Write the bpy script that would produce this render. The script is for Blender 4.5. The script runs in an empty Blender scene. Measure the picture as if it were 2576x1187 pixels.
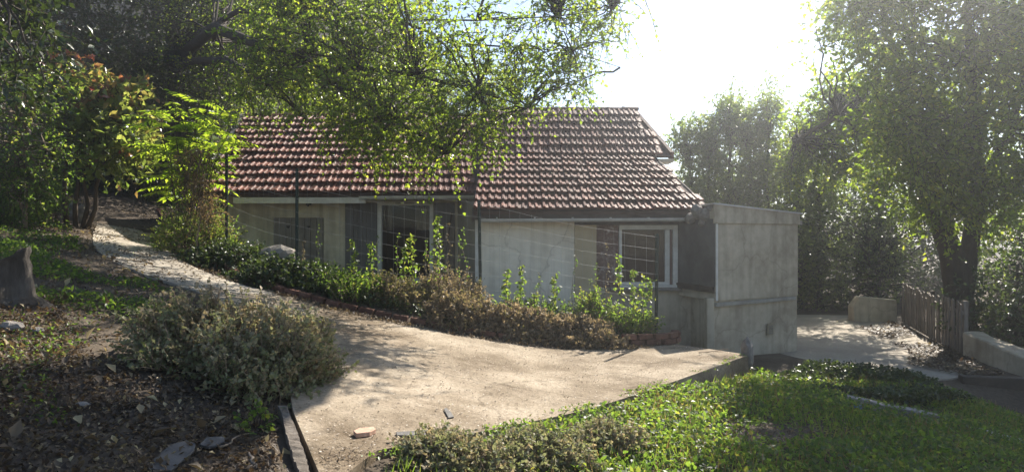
import bpy, bmesh, math, random
import numpy as np
from mathutils import Vector, Matrix

random.seed(7)
RNG = np.random.default_rng(11)
SC = bpy.context.scene
COL = SC.collection
R = math.radians

# ------------------------------------------------------------------ camera
EYE = 1.6
FPX, CX, CY = 1700.0, 1288.0, 593.5
cam_d = bpy.data.cameras.new("camera")
cam = bpy.data.objects.new("camera", cam_d)
COL.objects.link(cam)
cam.location = (0, 0, EYE)
cam.rotation_euler = (R(90), 0, 0)
cam_d.sensor_width = 36.0
cam_d.lens = 36.0 * FPX / 2576.0
cam_d.clip_start = 0.05
cam_d.clip_end = 2000
SC.camera = cam

# ------------------------------------------------------------------ sky, sun, exposure
SUN_AZ = 31.0      # degrees to the right of the view direction (+Y)
SUN_EL = 39.0
world = bpy.data.worlds.new("World")
SC.world = world
world.use_nodes = True
nt = world.node_tree
nt.nodes.clear()
w_out = nt.nodes.new("ShaderNodeOutputWorld")
w_bg = nt.nodes.new("ShaderNodeBackground")
w_sky = nt.nodes.new("ShaderNodeTexSky")
w_sky.sky_type = 'NISHITA'
w_sky.sun_disc = False
w_sky.sun_elevation = R(SUN_EL)
w_sky.sun_rotation = R(SUN_AZ)
w_sky.air_density = 1.0
w_sky.dust_density = 0.15
w_sky.ozone_density = 1.0
w_bg.inputs["Strength"].default_value = 0.06
nt.links.new(w_sky.outputs[0], w_bg.inputs[0])
nt.links.new(w_bg.outputs[0], w_out.inputs[0])

sun_d = bpy.data.lights.new("sun", 'SUN')
sun_d.energy = 4.6
sun_d.angle = R(0.53)
sun_d.color = (1.0, 0.93, 0.82)
sun = bpy.data.objects.new("sun", sun_d)
COL.objects.link(sun)
SUN_DIR = Vector((math.sin(R(SUN_AZ)) * math.cos(R(SUN_EL)), math.cos(R(SUN_AZ)) * math.cos(R(SUN_EL)), math.sin(R(SUN_EL))))
sun.rotation_euler = SUN_DIR.to_track_quat('Z', 'Y').to_euler()
sun.location = (10, 20, 30)

SC.view_settings.view_transform = 'Standard'
SC.view_settings.look = 'None'
SC.view_settings.exposure = 1.6
SC.view_settings.gamma = 1.0
SC.view_settings.use_curve_mapping = False
SC.render.engine = 'CYCLES'
SC.cycles.use_denoising = True
SC.cycles.max_bounces = 8
SC.cycles.diffuse_bounces = 4
SC.cycles.glossy_bounces = 2
SC.cycles.transmission_bounces = 5
SC.cycles.transparent_max_bounces = 8
SC.cycles.volume_bounces = 0
SC.cycles.sample_clamp_indirect = 6.0


# ================================================================== helpers
def at(px, py, Y):
    return Vector(((px - CX) / FPX * Y, Y, EYE + (CY - py) / FPX * Y))


def sstep(a, b, x):
    t = np.clip((np.asarray(x, float) - a) / (b - a), 0, 1)
    return t * t * (3 - 2 * t)


def softplus(s, k=0.35):
    return k * np.logaddexp(0, np.asarray(s, float) / k)


def paving_h(x, y):
    """height of the patio slab and the path that climbs away from it"""
    x = np.asarray(x, float); y = np.asarray(y, float)
    z = 0.2 * softplus(0.5 - x)
    z = z + 0.1 * softplus(y - 13.0, 0.4) * sstep(-4.6, -6.4, x)
    return np.where(x < -13, z * 0 + 0.2 * 13.5 + 0.1 * softplus(y - 13.0, 0.4) + (-13 - x) * 0.12, z)


# inner edge of the flower bed (line of bricks), from the far left round to the planter end
EDGE = [(-8.75, 16.7), (-7.9, 15.4), (-7.2, 14.1), (-6.3, 13.0), (-5.3, 11.8), (-4.37, 10.75), (-3.4, 9.9), (-2.44, 9.5), (-1.6, 9.42),
        (-0.93, 9.45), (0.07, 9.6), (1.2, 9.75), (1.8, 9.85), (2.3, 9.95), (2.48, 10.15), (2.45, 10.45)]
EDX = np.array([p[0] for p in EDGE[:-2]]); EDY = np.array([p[1] for p in EDGE[:-2]])


def ground_h(x, y):
    x = np.asarray(x, float); y = np.asarray(y, float)
    z = paving_h(x, y)
    low = 0.06 - 0.025 * sstep(-2.6, -4.2, x)
    z = z - low
    z = z - 0.53 * sstep(1.0, 6.2, x)
    # sunken strip between slab end and house
    dd = (x - 2.45) * 0.77 + (y - 10.0) * 0.64
    m = sstep(0.0, 0.55, dd) * sstep(8.6, 9.2, y) * sstep(2.2, 2.5, x) * sstep(6.5, 5.2, x)
    z = z * (1 - m) + np.minimum(z, -0.55) * m
    # raised bed
    yb = np.interp(x, EDX, EDY)
    bed = sstep(0.0, 0.14, y - yb) * sstep(-9.2, -8.6, x) * sstep(2.5, 2.36, x) * sstep(14.5, 13.5, y - 0.35 * np.maximum(0, -x - 4))
    z = z + bed * (low + 0.09)
    # bank behind the picket fence
    z = z + 0.75 * sstep(9.2, 11.8, x - 0.22 * (y - 13)) * sstep(7.0, 9.5, y)
    # dip at the foot of the lane
    z = z - 0.28 * sstep(5.6, 7.2, x) * sstep(10.3, 9.4, y)
    # hillside behind
    z = z + 16.0 * np.exp(-((x + 19) / 20.0) ** 2 - ((y - 50) / 15.0) ** 2)
    # gentle lumps
    z = z + 0.025 * np.sin(2.1 * x + 0.7 * y) * np.sin(1.7 * y - 0.6 * x) * sstep(2.0, 2.6, np.abs(x)) * (1 - sstep(5.8, 6.4, x))
    return z


def ground_hit(px, py, surf=None):
    """where the view ray through a photograph point meets the ground"""
    surf = surf or ground_h
    d = at(px, py, 1.0) - Vector((0, 0, EYE))
    Y = 2.0
    while Y < 60:
        z = EYE + d.z * Y
        g = float(surf(d.x * Y, Y))
        if z <= g:
            return Vector((d.x * Y, Y, g))
        Y += 0.02
    return Vector((d.x * 30, 30, 0))


def nonuni(a, b, step, lo, hi, n):
    mid = np.arange(a, b + 1e-6, step)
    left = a - np.geomspace(step * 2, a - lo, n) if lo < a else []
    right = b + np.geomspace(step * 2, hi - b, n) if hi > b else []
    return np.concatenate([np.sort(left), mid, right])


def link(o, parent=None):
    COL.objects.link(o)
    if parent is not None:
        o.parent = parent
    return o


def tag(o, label=None, cat=None, group=None, kind=None):
    if label: o["label"] = label
    if cat: o["category"] = cat
    if group: o["group"] = group
    if kind: o["kind"] = kind
    return o


def empty(name, loc=(0, 0, 0), rz=0.0):
    o = bpy.data.objects.new(name, None)
    o.empty_display_size = 0.2
    o.location = loc
    o.rotation_euler = (0, 0, rz)
    return link(o)


def raw_mesh(name, v, f, m=None, tint=None, smooth=False):
    """mesh from numpy arrays; f is (n,3) or (n,4)"""
    v = np.asarray(v, np.float32); f = np.asarray(f, np.int32)
    me = bpy.data.meshes.new(name)
    k = f.shape[1]
    me.vertices.add(len(v)); me.vertices.foreach_set("co", v.ravel())
    me.loops.add(f.size); me.loops.foreach_set("vertex_index", f.ravel())
    me.polygons.add(len(f)); me.polygons.foreach_set("loop_start", np.arange(0, f.size, k, dtype=np.int32))
    if smooth:
        me.polygons.foreach_set("use_smooth", np.ones(len(f), bool))
    me.update(calc_edges=True)
    if tint is not None:
        a = me.attributes.new("tint", 'FLOAT', 'FACE')
        a.data.foreach_set("value", np.asarray(tint, np.float32))
    if m: me.materials.append(m)
    return me


class MB:
    """collects simple solids; build() links them as one mesh object"""
    def __init__(self):
        self.v = []; self.f = []

    def add(self, vs, fs):
        n = len(self.v)
        self.v += [tuple(p) for p in vs]
        self.f += [tuple(i + n for i in q) for q in fs]
        return self

    def hexa(self, p):     # 8 points: bottom four counter-clockwise, top four
        return self.add(p, [(3, 2, 1, 0), (4, 5, 6, 7), (0, 1, 5, 4), (1, 2, 6, 5), (2, 3, 7, 6), (3, 0, 4, 7)])

    def box(self, x0, x1, y0, y1, z0, z1):
        return self.hexa([(x0, y0, z0), (x1, y0, z0), (x1, y1, z0), (x0, y1, z0), (x0, y0, z1), (x1, y0, z1), (x1, y1, z1), (x0, y1, z1)])

    def slab(self, a, b, th, z0, z1, side=1):
        """upright slab along plan segment a-b, thickness th to its far side"""
        a = Vector((a[0], a[1])); b = Vector((b[0], b[1]))
        d = (b - a).normalized(); n = Vector((-d.y, d.x)) * th * side
        q = [a, b, b + n, a + n]
        if side < 0: q = [a + n, b + n, b, a]
        z0 = z0 if isinstance(z0, (tuple, list)) else (z0, z0)
        z1 = z1 if isinstance(z1, (tuple, list)) else (z1, z1)
        zz = [0, 1, 1, 0]
        return self.hexa([(p.x, p.y, z0[k]) for p, k in zip(q, zz)] + [(p.x, p.y, z1[k]) for p, k in zip(q, zz)])

    def prism(self, poly, z0, z1):
        n = len(poly)
        zb = z0 if callable(z0) else (lambda x, y: z0)
        zt = z1 if callable(z1) else (lambda x, y: z1)
        v = [(x, y, zb(x, y)) for x, y in poly] + [(x, y, zt(x, y)) for x, y in poly]
        f = [tuple(range(n - 1, -1, -1)), tuple(range(n, 2 * n))] + [(i, (i + 1) % n, n + (i + 1) % n, n + i) for i in range(n)]
        return self.add(v, f)

    def tube(self, pts, rad, n=8, cap=True):
        pts = [Vector(p) for p in pts]
        if not isinstance(rad, (list, tuple)): rad = [rad] * len(pts)
        vs = []; fs = []
        ref = Vector((0.31, 0.17, 0.93)).normalized()
        for i, p in enumerate(pts):
            d = (pts[min(i + 1, len(pts) - 1)] - pts[max(i - 1, 0)]).normalized()
            r0 = ref if abs(d.dot(ref)) < 0.95 else Vector((1, 0, 0))
            u = d.cross(r0).normalized(); w = d.cross(u)
            for k in range(n):
                a = 2 * math.pi * k / n
                vs.append(p + (u * math.cos(a) + w * math.sin(a)) * rad[i])
        for i in range(len(pts) - 1):
            for k in range(n):
                a = i * n + k; b = i * n + (k + 1) % n
                fs.append((a, b, b + n, a + n))
        if cap:
            fs.append(tuple(range(n - 1, -1, -1))); m = (len(pts) - 1) * n
            fs.append(tuple(range(m, m + n)))
        return self.add(vs, fs)

    def mesh(self, name, m=None, bevel=0, smooth=False):
        me = bpy.data.meshes.new(name)
        me.from_pydata(self.v, [], self.f)
        bm = bmesh.new(); bm.from_mesh(me)
        bmesh.ops.recalc_face_normals(bm, faces=bm.faces)
        if bevel:
            bmesh.ops.bevel(bm, geom=list(bm.edges), offset=bevel, segments=1, affect='EDGES', clamp_overlap=True)
        if smooth:
            for f in bm.faces: f.smooth = True
        bm.to_mesh(me); bm.free()
        if m: me.materials.append(m)
        return me

    def build(self, name, m=None, parent=None, bevel=0, smooth=False):
        return link(bpy.data.objects.new(name, self.mesh(name, m, bevel, smooth)), parent)


def roughen(me, amp, scale=3.0, cuts=0, seed=0):
    """uneven surface for stones, stumps and broken bits"""
    bm = bmesh.new(); bm.from_mesh(me)
    if cuts:
        bmesh.ops.subdivide_edges(bm, edges=list(bm.edges), cuts=cuts, use_grid_fill=True)
    from mathutils import noise
    for v in bm.verts:
        d = noise.noise_vector(v.co * scale + Vector((seed * 7.1, seed * 3.3, 0)))
        v.co += d * amp
    bm.to_mesh(me); bm.free()
    return me


# ------------------------------------------------------------------ materials
def new_mat(name):
    m = bpy.data.materials.new(name); m.use_nodes = True
    n = m.node_tree.nodes; n.clear()
    out = n.new("ShaderNodeOutputMaterial")
    return m, n, m.node_tree.links, out


def ramp(n, stops):
    r = n.new("ShaderNodeValToRGB")
    e = r.color_ramp.elements
    while len(e) > 1: e.remove(e[-1])
    e[0].position = stops[0][0]; e[0].color = (*stops[0][1], 1)
    for p, c in stops[1:]:
        k = e.new(p); k.color = (*c, 1)
    return r


def rough_mat(name, stops, scale=4.0, rough=0.85, bump=0.25, bscale=None, stops2=None, scale2=30.0, fac2=0.5, spec=0.3, obj_rand=0.0, stretch=None, detail=6.0, bdist=0.02):
    m, n, L, out = new_mat(name)
    tc = n.new("ShaderNodeTexCoord")
    src = tc.outputs["Object"]
    if stretch:
        mp = n.new("ShaderNodeMapping"); mp.inputs["Scale"].default_value = stretch
        L.new(src, mp.inputs[0]); src = mp.outputs[0]
    if obj_rand:
        oi = n.new("ShaderNodeObjectInfo")
        ad = n.new("ShaderNodeVectorMath"); ad.operation = 'ADD'
        sc = n.new("ShaderNodeVectorMath"); sc.operation = 'SCALE'; sc.inputs[3].default_value = 1.0
        cmb = n.new("ShaderNodeCombineXYZ")
        mu = n.new("ShaderNodeMath"); mu.operation = 'MULTIPLY'; mu.inputs[1].default_value = 97.0
        L.new(oi.outputs["Random"], mu.inputs[0])
        for k in range(3): L.new(mu.outputs[0], cmb.inputs[k])
        L.new(src, ad.inputs[0]); L.new(cmb.outputs[0], ad.inputs[1]); src = ad.outputs[0]
    tx = n.new("ShaderNodeTexNoise"); tx.inputs["Scale"].default_value = scale; tx.inputs["Detail"].default_value = detail; tx.inputs["Roughness"].default_value = 0.62
    L.new(src, tx.inputs["Vector"])
    r = ramp(n, stops); L.new(tx.outputs["Fac"], r.inputs[0])
    col = r.outputs[0]
    if stops2:
        t2 = n.new("ShaderNodeTexNoise"); t2.inputs["Scale"].default_value = scale2; t2.inputs["Detail"].default_value = 4
        L.new(src, t2.inputs["Vector"])
        r2 = ramp(n, stops2); L.new(t2.outputs["Fac"], r2.inputs[0])
        mx = n.new("ShaderNodeMixRGB"); mx.blend_type = 'MULTIPLY'; mx.inputs[0].default_value = fac2
        L.new(col, mx.inputs[1]); L.new(r2.outputs[0], mx.inputs[2]); col = mx.outputs[0]
    if obj_rand:
        hs = n.new("ShaderNodeHueSaturation")
        mr = n.new("ShaderNodeMapRange"); mr.inputs[3].default_value = 1 - obj_rand; mr.inputs[4].default_value = 1 + obj_rand
        L.new(oi.outputs["Random"], mr.inputs[0]); L.new(mr.outputs[0], hs.inputs["Value"]); L.new(col, hs.inputs["Color"]); col = hs.outputs[0]
    b = n.new("ShaderNodeBsdfPrincipled"); b.inputs["Roughness"].default_value = rough
    b.inputs["Specular IOR Level"].default_value = spec
    L.new(col, b.inputs["Base Color"])
    if bump:
        t3 = n.new("ShaderNodeTexNoise"); t3.inputs["Scale"].default_value = bscale or scale * 4; t3.inputs["Detail"].default_value = 8; t3.inputs["Roughness"].default_value = 0.7
        L.new(src, t3.inputs["Vector"])
        bp = n.new("ShaderNodeBump"); bp.inputs["Strength"].default_value = bump; bp.inputs["Distance"].default_value = bdist
        L.new(t3.outputs["Fac"], bp.inputs["Height"]); L.new(bp.outputs[0], b.inputs["Normal"])
    L.new(b.outputs[0], out.inputs[0])
    return m


def leaf_mat(name, stops, trans=0.45, tstops=None, rough=0.42, spec=0.5):
    m, n, L, out = new_mat(name)
    a = n.new("ShaderNodeAttribute"); a.attribute_name = "tint"
    r = ramp(n, stops); L.new(a.outputs["Fac"], r.inputs[0])
    b = n.new("ShaderNodeBsdfPrincipled"); b.inputs["Roughness"].default_value = rough; b.inputs["Specular IOR Level"].default_value = spec
    L.new(r.outputs[0], b.inputs["Base Color"])
    t = n.new("ShaderNodeBsdfTranslucent")
    if tstops:
        r2 = ramp(n, tstops); L.new(a.outputs["Fac"], r2.inputs[0]); L.new(r2.outputs[0], t.inputs[0])
    else:
        L.new(r.outputs[0], t.inputs[0])
    mx = n.new("ShaderNodeMixShader"); mx.inputs[0].default_value = trans
    L.new(b.outputs[0], mx.inputs[1]); L.new(t.outputs[0], mx.inputs[2])
    L.new(mx.outputs[0], out.inputs[0])
    return m


M = {}
M['soil'] = rough_mat("soil", [(0.3, (0.05, 0.037, 0.026)), (0.5, (0.095, 0.072, 0.05)), (0.72, (0.16, 0.125, 0.088))], 1.3, 0.95, 0.6, 14, [(0.35, (0.5, 0.5, 0.5)), (0.65, (1, 1, 1))], 26, 0.7, bdist=0.04)
M['concrete'] = rough_mat("concrete", [(0.28, (0.22, 0.178, 0.13)), (0.48, (0.315, 0.262, 0.197)), (0.62, (0.385, 0.325, 0.25)), (0.75, (0.46, 0.395, 0.315))], 1.1, 0.95, 0.7, 60, [(0.3, (0.55, 0.52, 0.48)), (0.55, (0.95, 0.93, 0.9)), (0.75, (1.0, 1.0, 1.0))], 34, 0.75, spec=0.15, bdist=0.015)
def add_wear(m, cracks=0.0, crack_scale=0.8, streaks=0.0, blotch=0.0):
    """hairline cracks, vertical drip streaks and broad stains on an existing material"""
    n = m.node_tree.nodes; L = m.node_tree.links
    b = next(k for k in n if k.type == 'BSDF_PRINCIPLED')
    col = b.inputs["Base Color"].links[0].from_socket
    tc = n.new("ShaderNodeTexCoord"); src = tc.outputs["Object"]

    def mul(fac_socket, amount, lo, hi, dark):
        nonlocal col
        mr = n.new("ShaderNodeMapRange"); mr.inputs[1].default_value = lo; mr.inputs[2].default_value = hi; mr.inputs[3].default_value = amount; mr.inputs[4].default_value = 0.0
        L.new(fac_socket, mr.inputs[0])
        mx = n.new("ShaderNodeMixRGB"); mx.blend_type = 'MULTIPLY'; mx.inputs[2].default_value = (*dark, 1)
        L.new(mr.outputs[0], mx.inputs[0]); L.new(col, mx.inputs[1]); col = mx.outputs[0]
    if cracks:
        nz = n.new("ShaderNodeTexNoise"); nz.inputs["Scale"].default_value = 1.6; nz.inputs["Detail"].default_value = 6
        L.new(src, nz.inputs["Vector"])
        ad = n.new("ShaderNodeMixRGB"); ad.blend_type = 'ADD'; ad.inputs[0].default_value = 0.9
        L.new(src, ad.inputs[1]); L.new(nz.outputs["Color"], ad.inputs[2])
        vo = n.new("ShaderNodeTexVoronoi"); vo.feature = 'DISTANCE_TO_EDGE'; vo.inputs["Scale"].default_value = crack_scale
        L.new(ad.outputs[0], vo.inputs["Vector"])
        mul(vo.outputs["Distance"], cracks, 0.0, 0.012, (0.3, 0.27, 0.24))
    if streaks:
        mp = n.new("ShaderNodeMapping"); mp.inputs["Scale"].default_value = (5.0, 5.0, 0.28); L.new(src, mp.inputs[0])
        nz = n.new("ShaderNodeTexNoise"); nz.inputs["Scale"].default_value = 1.6; nz.inputs["Detail"].default_value = 7; L.new(mp.outputs[0], nz.inputs["Vector"])
        mul(nz.outputs["Fac"], streaks, 0.36, 0.56, (0.5, 0.47, 0.43))
    if blotch:
        nz = n.new("ShaderNodeTexNoise"); nz.inputs["Scale"].default_value = 0.55; nz.inputs["Detail"].default_value = 9; nz.inputs["Roughness"].default_value = 0.7; L.new(src, nz.inputs["Vector"])
        mul(nz.outputs["Fac"], blotch, 0.38, 0.55, (0.55, 0.5, 0.44))
    L.new(col, b.inputs["Base Color"])


add_wear(M['concrete'], cracks=0.45, crack_scale=0.42, blotch=0.8)
M['lane'] = rough_mat("lane_concrete", [(0.3, (0.30, 0.26, 0.21)), (0.7, (0.45, 0.40, 0.33))], 0.9, 0.95, 0.35, 40, [(0.3, (0.7, 0.7, 0.7)), (0.7, (1, 1, 1))], 20, 0.6, spec=0.15)
M['cream'] = rough_mat("cream_render", [(0.3, (0.45, 0.39, 0.28)), (0.55, (0.66, 0.59, 0.44)), (0.8, (0.72, 0.65, 0.5))], 1.2, 0.95, 0.2, 60, [(0.3, (0.82, 0.8, 0.76)), (0.6, (1, 1, 1))], 8, 0.6, spec=0.15)
M['white'] = rough_mat("white_render", [(0.25, (0.64, 0.56, 0.45)), (0.5, (0.86, 0.78, 0.65)), (0.8, (0.88, 0.81, 0.70))], 0.9, 0.95, 0.15, 70, [(0.3, (0.88, 0.87, 0.85)), (0.6, (1, 1, 1))], 7, 0.6, spec=0.15)
M['tan'] = rough_mat("tan_render", [(0.3, (0.42, 0.33, 0.21)), (0.7, (0.54, 0.45, 0.30))], 2, 0.95, 0.15, 60, spec=0.15)
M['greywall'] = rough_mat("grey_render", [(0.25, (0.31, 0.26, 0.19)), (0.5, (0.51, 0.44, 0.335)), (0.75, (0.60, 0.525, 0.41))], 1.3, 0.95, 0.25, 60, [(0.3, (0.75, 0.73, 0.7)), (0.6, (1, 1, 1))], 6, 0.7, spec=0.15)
M['shadewall'] = rough_mat("shaded_brown_render", [(0.3, (0.20, 0.175, 0.14)), (0.7, (0.31, 0.275, 0.225))], 2, 0.95, 0.2, 60, spec=0.15)  # brown-grey render, darkened in colour for the shade on these walls
M['shaded_face'] = rough_mat("shade_dark_face", [(0.3, (0.07, 0.066, 0.064)), (0.7, (0.13, 0.125, 0.12))], 3, 0.9, 0.2, 40, spec=0.15)  # shade of the annex's left side, put into a dark colour
add_wear(M['greywall'], cracks=0.3, crack_scale=0.6, streaks=0.3, blotch=0.5); add_wear(M['cream'], streaks=0.5); add_wear(M['white'], streaks=0.3, cracks=0.35, crack_scale=0.5)
M['tile'] = rough_mat("clay_tile", [(0.28, (0.07, 0.032, 0.025)), (0.5, (0.14, 0.046, 0.03)), (0.66, (0.21, 0.077, 0.048)), (0.8, (0.28, 0.16, 0.10))], 7, 0.66, 0.5, 45, [(0.32, (0.45, 0.42, 0.4)), (0.55, (1, 1, 1))], 16, 0.7, spec=0.22, obj_rand=0.3, bdist=0.006)
M['tilegrey'] = rough_mat("lichened_clay_tile", [(0.28, (0.075, 0.04, 0.034)), (0.5, (0.125, 0.043, 0.029)), (0.64, (0.19, 0.077, 0.053)), (0.8, (0.26, 0.15, 0.11))], 8, 0.66, 0.6, 50, [(0.36, (0.35, 0.33, 0.3)), (0.52, (1, 1, 1))], 18, 0.85, spec=0.2, obj_rand=0.3, bdist=0.008)
M['deck'] = rough_mat("roof_underlay", [(0.3, (0.05, 0.03, 0.025)), (0.7, (0.10, 0.06, 0.05))], 3, 0.9, 0)
M['brick'] = rough_mat("brick", [(0.3, (0.085, 0.045, 0.033)), (0.6, (0.17, 0.085, 0.06)), (0.8, (0.25, 0.16, 0.12))], 9, 0.95, 0.5, 50, obj_rand=0.3, spec=0.15)
M['frame'] = rough_mat("white_paint", [(0.3, (0.52, 0.49, 0.44)), (0.7, (0.70, 0.68, 0.63))], 6, 0.6, 0.08, 60)
M['shutter'] = rough_mat("grey_shutter_paint", [(0.3, (0.105, 0.098, 0.095)), (0.7, (0.17, 0.162, 0.158))], 5, 0.8, 0.2, 60, stretch=(1, 1, 0.2))
M['doorgrey'] = rough_mat("weathered_grey_board", [(0.3, (0.175, 0.15, 0.125)), (0.7, (0.27, 0.24, 0.205))], 4, 0.85, 0.25, 40, stretch=(3, 3, 0.3), obj_rand=0.08)
M['peel'] = rough_mat("peeling_paint", [(0.42, (0.15, 0.09, 0.07)), (0.56, (0.21, 0.14, 0.115)), (0.68, (0.42, 0.37, 0.34))], 12, 0.85, 0.3, 50)
M['darkwood'] = rough_mat("dark_timber", [(0.3, (0.035, 0.027, 0.022)), (0.7, (0.085, 0.065, 0.05))], 4, 0.85, 0.3, 30)
M['greywood'] = rough_mat("weathered_timber", [(0.3, (0.10, 0.08, 0.062)), (0.55, (0.19, 0.16, 0.13)), (0.8, (0.28, 0.25, 0.22))], 6, 0.9, 0.5, 25, stretch=(3, 3, 0.6), obj_rand=0.2)
M['palewood'] = rough_mat("bleached_timber", [(0.3, (0.14, 0.12, 0.10)), (0.55, (0.3, 0.27, 0.245)), (0.8, (0.5, 0.47, 0.44))], 9, 0.9, 0.6, 30)
M['blackhole'] = rough_mat("dark_interior", [(0.3, (0.012, 0.010, 0.010)), (0.7, (0.025, 0.02, 0.02))], 2, 0.9, 0)
M['brownblind'] = rough_mat("brown_blind", [(0.3, (0.15, 0.085, 0.066)), (0.7, (0.21, 0.125, 0.098))], 2, 0.7, 0.05)
M['curtain'] = rough_mat("beige_curtain", [(0.3, (0.24, 0.19, 0.155)), (0.7, (0.34, 0.28, 0.235))], 3, 0.95, 0.1, stretch=(6, 1, 0.4))
M['green_metal'] = rough_mat("dark_green_metal", [(0.3, (0.012, 0.022, 0.017)), (0.7, (0.025, 0.04, 0.03))], 8, 0.5, 0.1)
M['wire'] = rough_mat("galvanised_wire", [(0.3, (0.25, 0.24, 0.23)), (0.7, (0.42, 0.41, 0.40))], 20, 0.38, 0, spec=0.8)
M['zinc'] = rough_mat("weathered_white_gutter", [(0.3, (0.40, 0.39, 0.375)), (0.7, (0.58, 0.57, 0.55))], 4, 0.45, 0.05)
M['slate'] = rough_mat("slate", [(0.3, (0.06, 0.056, 0.054)), (0.7, (0.115, 0.108, 0.102))], 8, 0.7, 0.3, 30)
M['terra'] = rough_mat("broken_terracotta", [(0.3, (0.36, 0.21, 0.145)), (0.7, (0.52, 0.34, 0.25))], 8, 0.9, 0.3, 40)
M['stone'] = rough_mat("pale_stone", [(0.3, (0.20, 0.185, 0.16)), (0.55, (0.32, 0.30, 0.26)), (0.8, (0.42, 0.40, 0.36))], 4, 0.95, 0.6, 14)
M['bark'] = rough_mat("bark", [(0.3, (0.028, 0.022, 0.018)), (0.6, (0.06, 0.048, 0.038)), (0.8, (0.10, 0.085, 0.07))], 9, 0.95, 0.8, 22, stretch=(1, 1, 0.35), bdist=0.03)
M['twig'] = rough_mat("twig_bark", [(0.3, (0.05, 0.036, 0.026)), (0.7, (0.10, 0.075, 0.055))], 9, 0.9, 0)
M['drytwig'] = rough_mat("dry_stem", [(0.3, (0.17, 0.12, 0.08)), (0.7, (0.31, 0.235, 0.165))], 9, 0.9, 0)
M['stumpwood'] = rough_mat("bare_stump_wood", [(0.35, (0.03, 0.025, 0.02)), (0.55, (0.06, 0.05, 0.042)), (0.75, (0.12, 0.105, 0.09))], 3.5, 0.9, 0.6, 18, stretch=(2, 2, 0.4), bdist=0.03)
M['vent'] = rough_mat("vent_grille", [(0.3, (0.22, 0.18, 0.12)), (0.7, (0.32, 0.27, 0.18))], 8, 0.8, 0)
M['mortar'] = rough_mat("crumbling_mortar", [(0.3, (0.14, 0.125, 0.11)), (0.6, (0.25, 0.225, 0.20)), (0.8, (0.33, 0.30, 0.27))], 8, 0.95, 0.6, 30)

G1, G2, G3 = (0.022, 0.042, 0.010), (0.045, 0.078, 0.016), (0.085, 0.12, 0.022)
M['leaf_over'] = leaf_mat("small_tree_leaf", [(0, (0.03, 0.052, 0.012)), (0.6, (0.068, 0.105, 0.022)), (1, (0.12, 0.145, 0.03))], 0.62, [(0, (0.18, 0.28, 0.018)), (0.6, (0.36, 0.5, 0.035)), (1, (0.6, 0.62, 0.06))], 0.3, 0.6)
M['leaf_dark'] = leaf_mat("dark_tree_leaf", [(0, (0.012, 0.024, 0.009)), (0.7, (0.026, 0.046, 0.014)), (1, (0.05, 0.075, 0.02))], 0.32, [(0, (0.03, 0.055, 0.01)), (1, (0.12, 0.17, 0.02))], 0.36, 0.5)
M['leaf_bright'] = leaf_mat("bright_sapling_leaf", [(0, (0.07, 0.13, 0.015)), (1, (0.13, 0.19, 0.03))], 0.62, [(0, (0.30, 0.48, 0.02)), (1, (0.52, 0.62, 0.05))], 0.4, 0.4)
M['leaf_red'] = leaf_mat("turning_leaf", [(0, (0.05, 0.085, 0.022)), (0.55, (0.10, 0.125, 0.035)), (0.75, (0.17, 0.10, 0.04)), (1, (0.2, 0.055, 0.035))], 0.52, [(0, (0.2, 0.3, 0.04)), (0.55, (0.42, 0.46, 0.09)), (0.75, (0.48, 0.28, 0.08)), (1, (0.48, 0.1, 0.06))], 0.28, 0.7)
M['leaf_laurel'] = leaf_mat("laurel_leaf", [(0, (0.04, 0.07, 0.022)), (1, (0.10, 0.14, 0.045))], 0.52, [(0, (0.2, 0.3, 0.05)), (1, (0.42, 0.5, 0.1))], 0.28, 0.7)
M['leaf_dusty'] = leaf_mat("dusty_shrub_leaf", [(0, (0.10, 0.12, 0.05)), (0.55, (0.26, 0.27, 0.16)), (0.75, (0.33, 0.28, 0.18)), (1, (0.42, 0.34, 0.23))], 0.42, [(0, (0.16, 0.19, 0.05)), (0.55, (0.3, 0.31, 0.13)), (1, (0.42, 0.32, 0.16))], 0.6, 0.25)
M['leaf_brown'] = leaf_mat("dried_shrub_leaf", [(0, (0.10, 0.10, 0.042)), (0.3, (0.18, 0.145, 0.085)), (0.7, (0.28, 0.215, 0.145)), (1, (0.37, 0.295, 0.21))], 0.4, [(0, (0.2, 0.2, 0.05)), (0.5, (0.32, 0.24, 0.11)), (1, (0.42, 0.31, 0.17))], 0.6, 0.25)
M['leaf_weed'] = leaf_mat("weed_leaf", [(0, (0.035, 0.062, 0.018)), (0.6, (0.065, 0.105, 0.026)), (1, (0.13, 0.145, 0.04))], 0.5, [(0, (0.14, 0.25, 0.03)), (0.6, (0.28, 0.43, 0.045)), (1, (0.5, 0.5, 0.07))], 0.45, 0.4)
M['leaf_ivy'] = leaf_mat("ivy_leaf", [(0, (0.016, 0.032, 0.014)), (0.7, (0.035, 0.058, 0.022)), (1, (0.07, 0.10, 0.03))], 0.28, [(0, (0.05, 0.08, 0.02)), (1, (0.17, 0.24, 0.04))], 0.42, 0.4)
M['litter'] = leaf_mat("fallen_leaf", [(0, (0.05, 0.036, 0.026)), (0.5, (0.11, 0.08, 0.055)), (0.8, (0.22, 0.165, 0.105)), (1, (0.42, 0.34, 0.19))], 0.25, [(0, (0.09, 0.05, 0.025)), (0.6, (0.24, 0.16, 0.07)), (1, (0.5, 0.38, 0.15))], 0.6, 0.3)
M['drygrass'] = leaf_mat("dry_vine", [(0, (0.16, 0.11, 0.06)), (1, (0.30, 0.22, 0.12))], 0.4, [(0, (0.3, 0.18, 0.06)), (1, (0.45, 0.32, 0.12))], 0.7, 0.2)
M['grit'] = leaf_mat("grit", [(0, (0.09, 0.07, 0.05)), (0.5, (0.3, 0.24, 0.18)), (1, (0.6, 0.54, 0.46))], 0.0, None, 0.9, 0.2)

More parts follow.
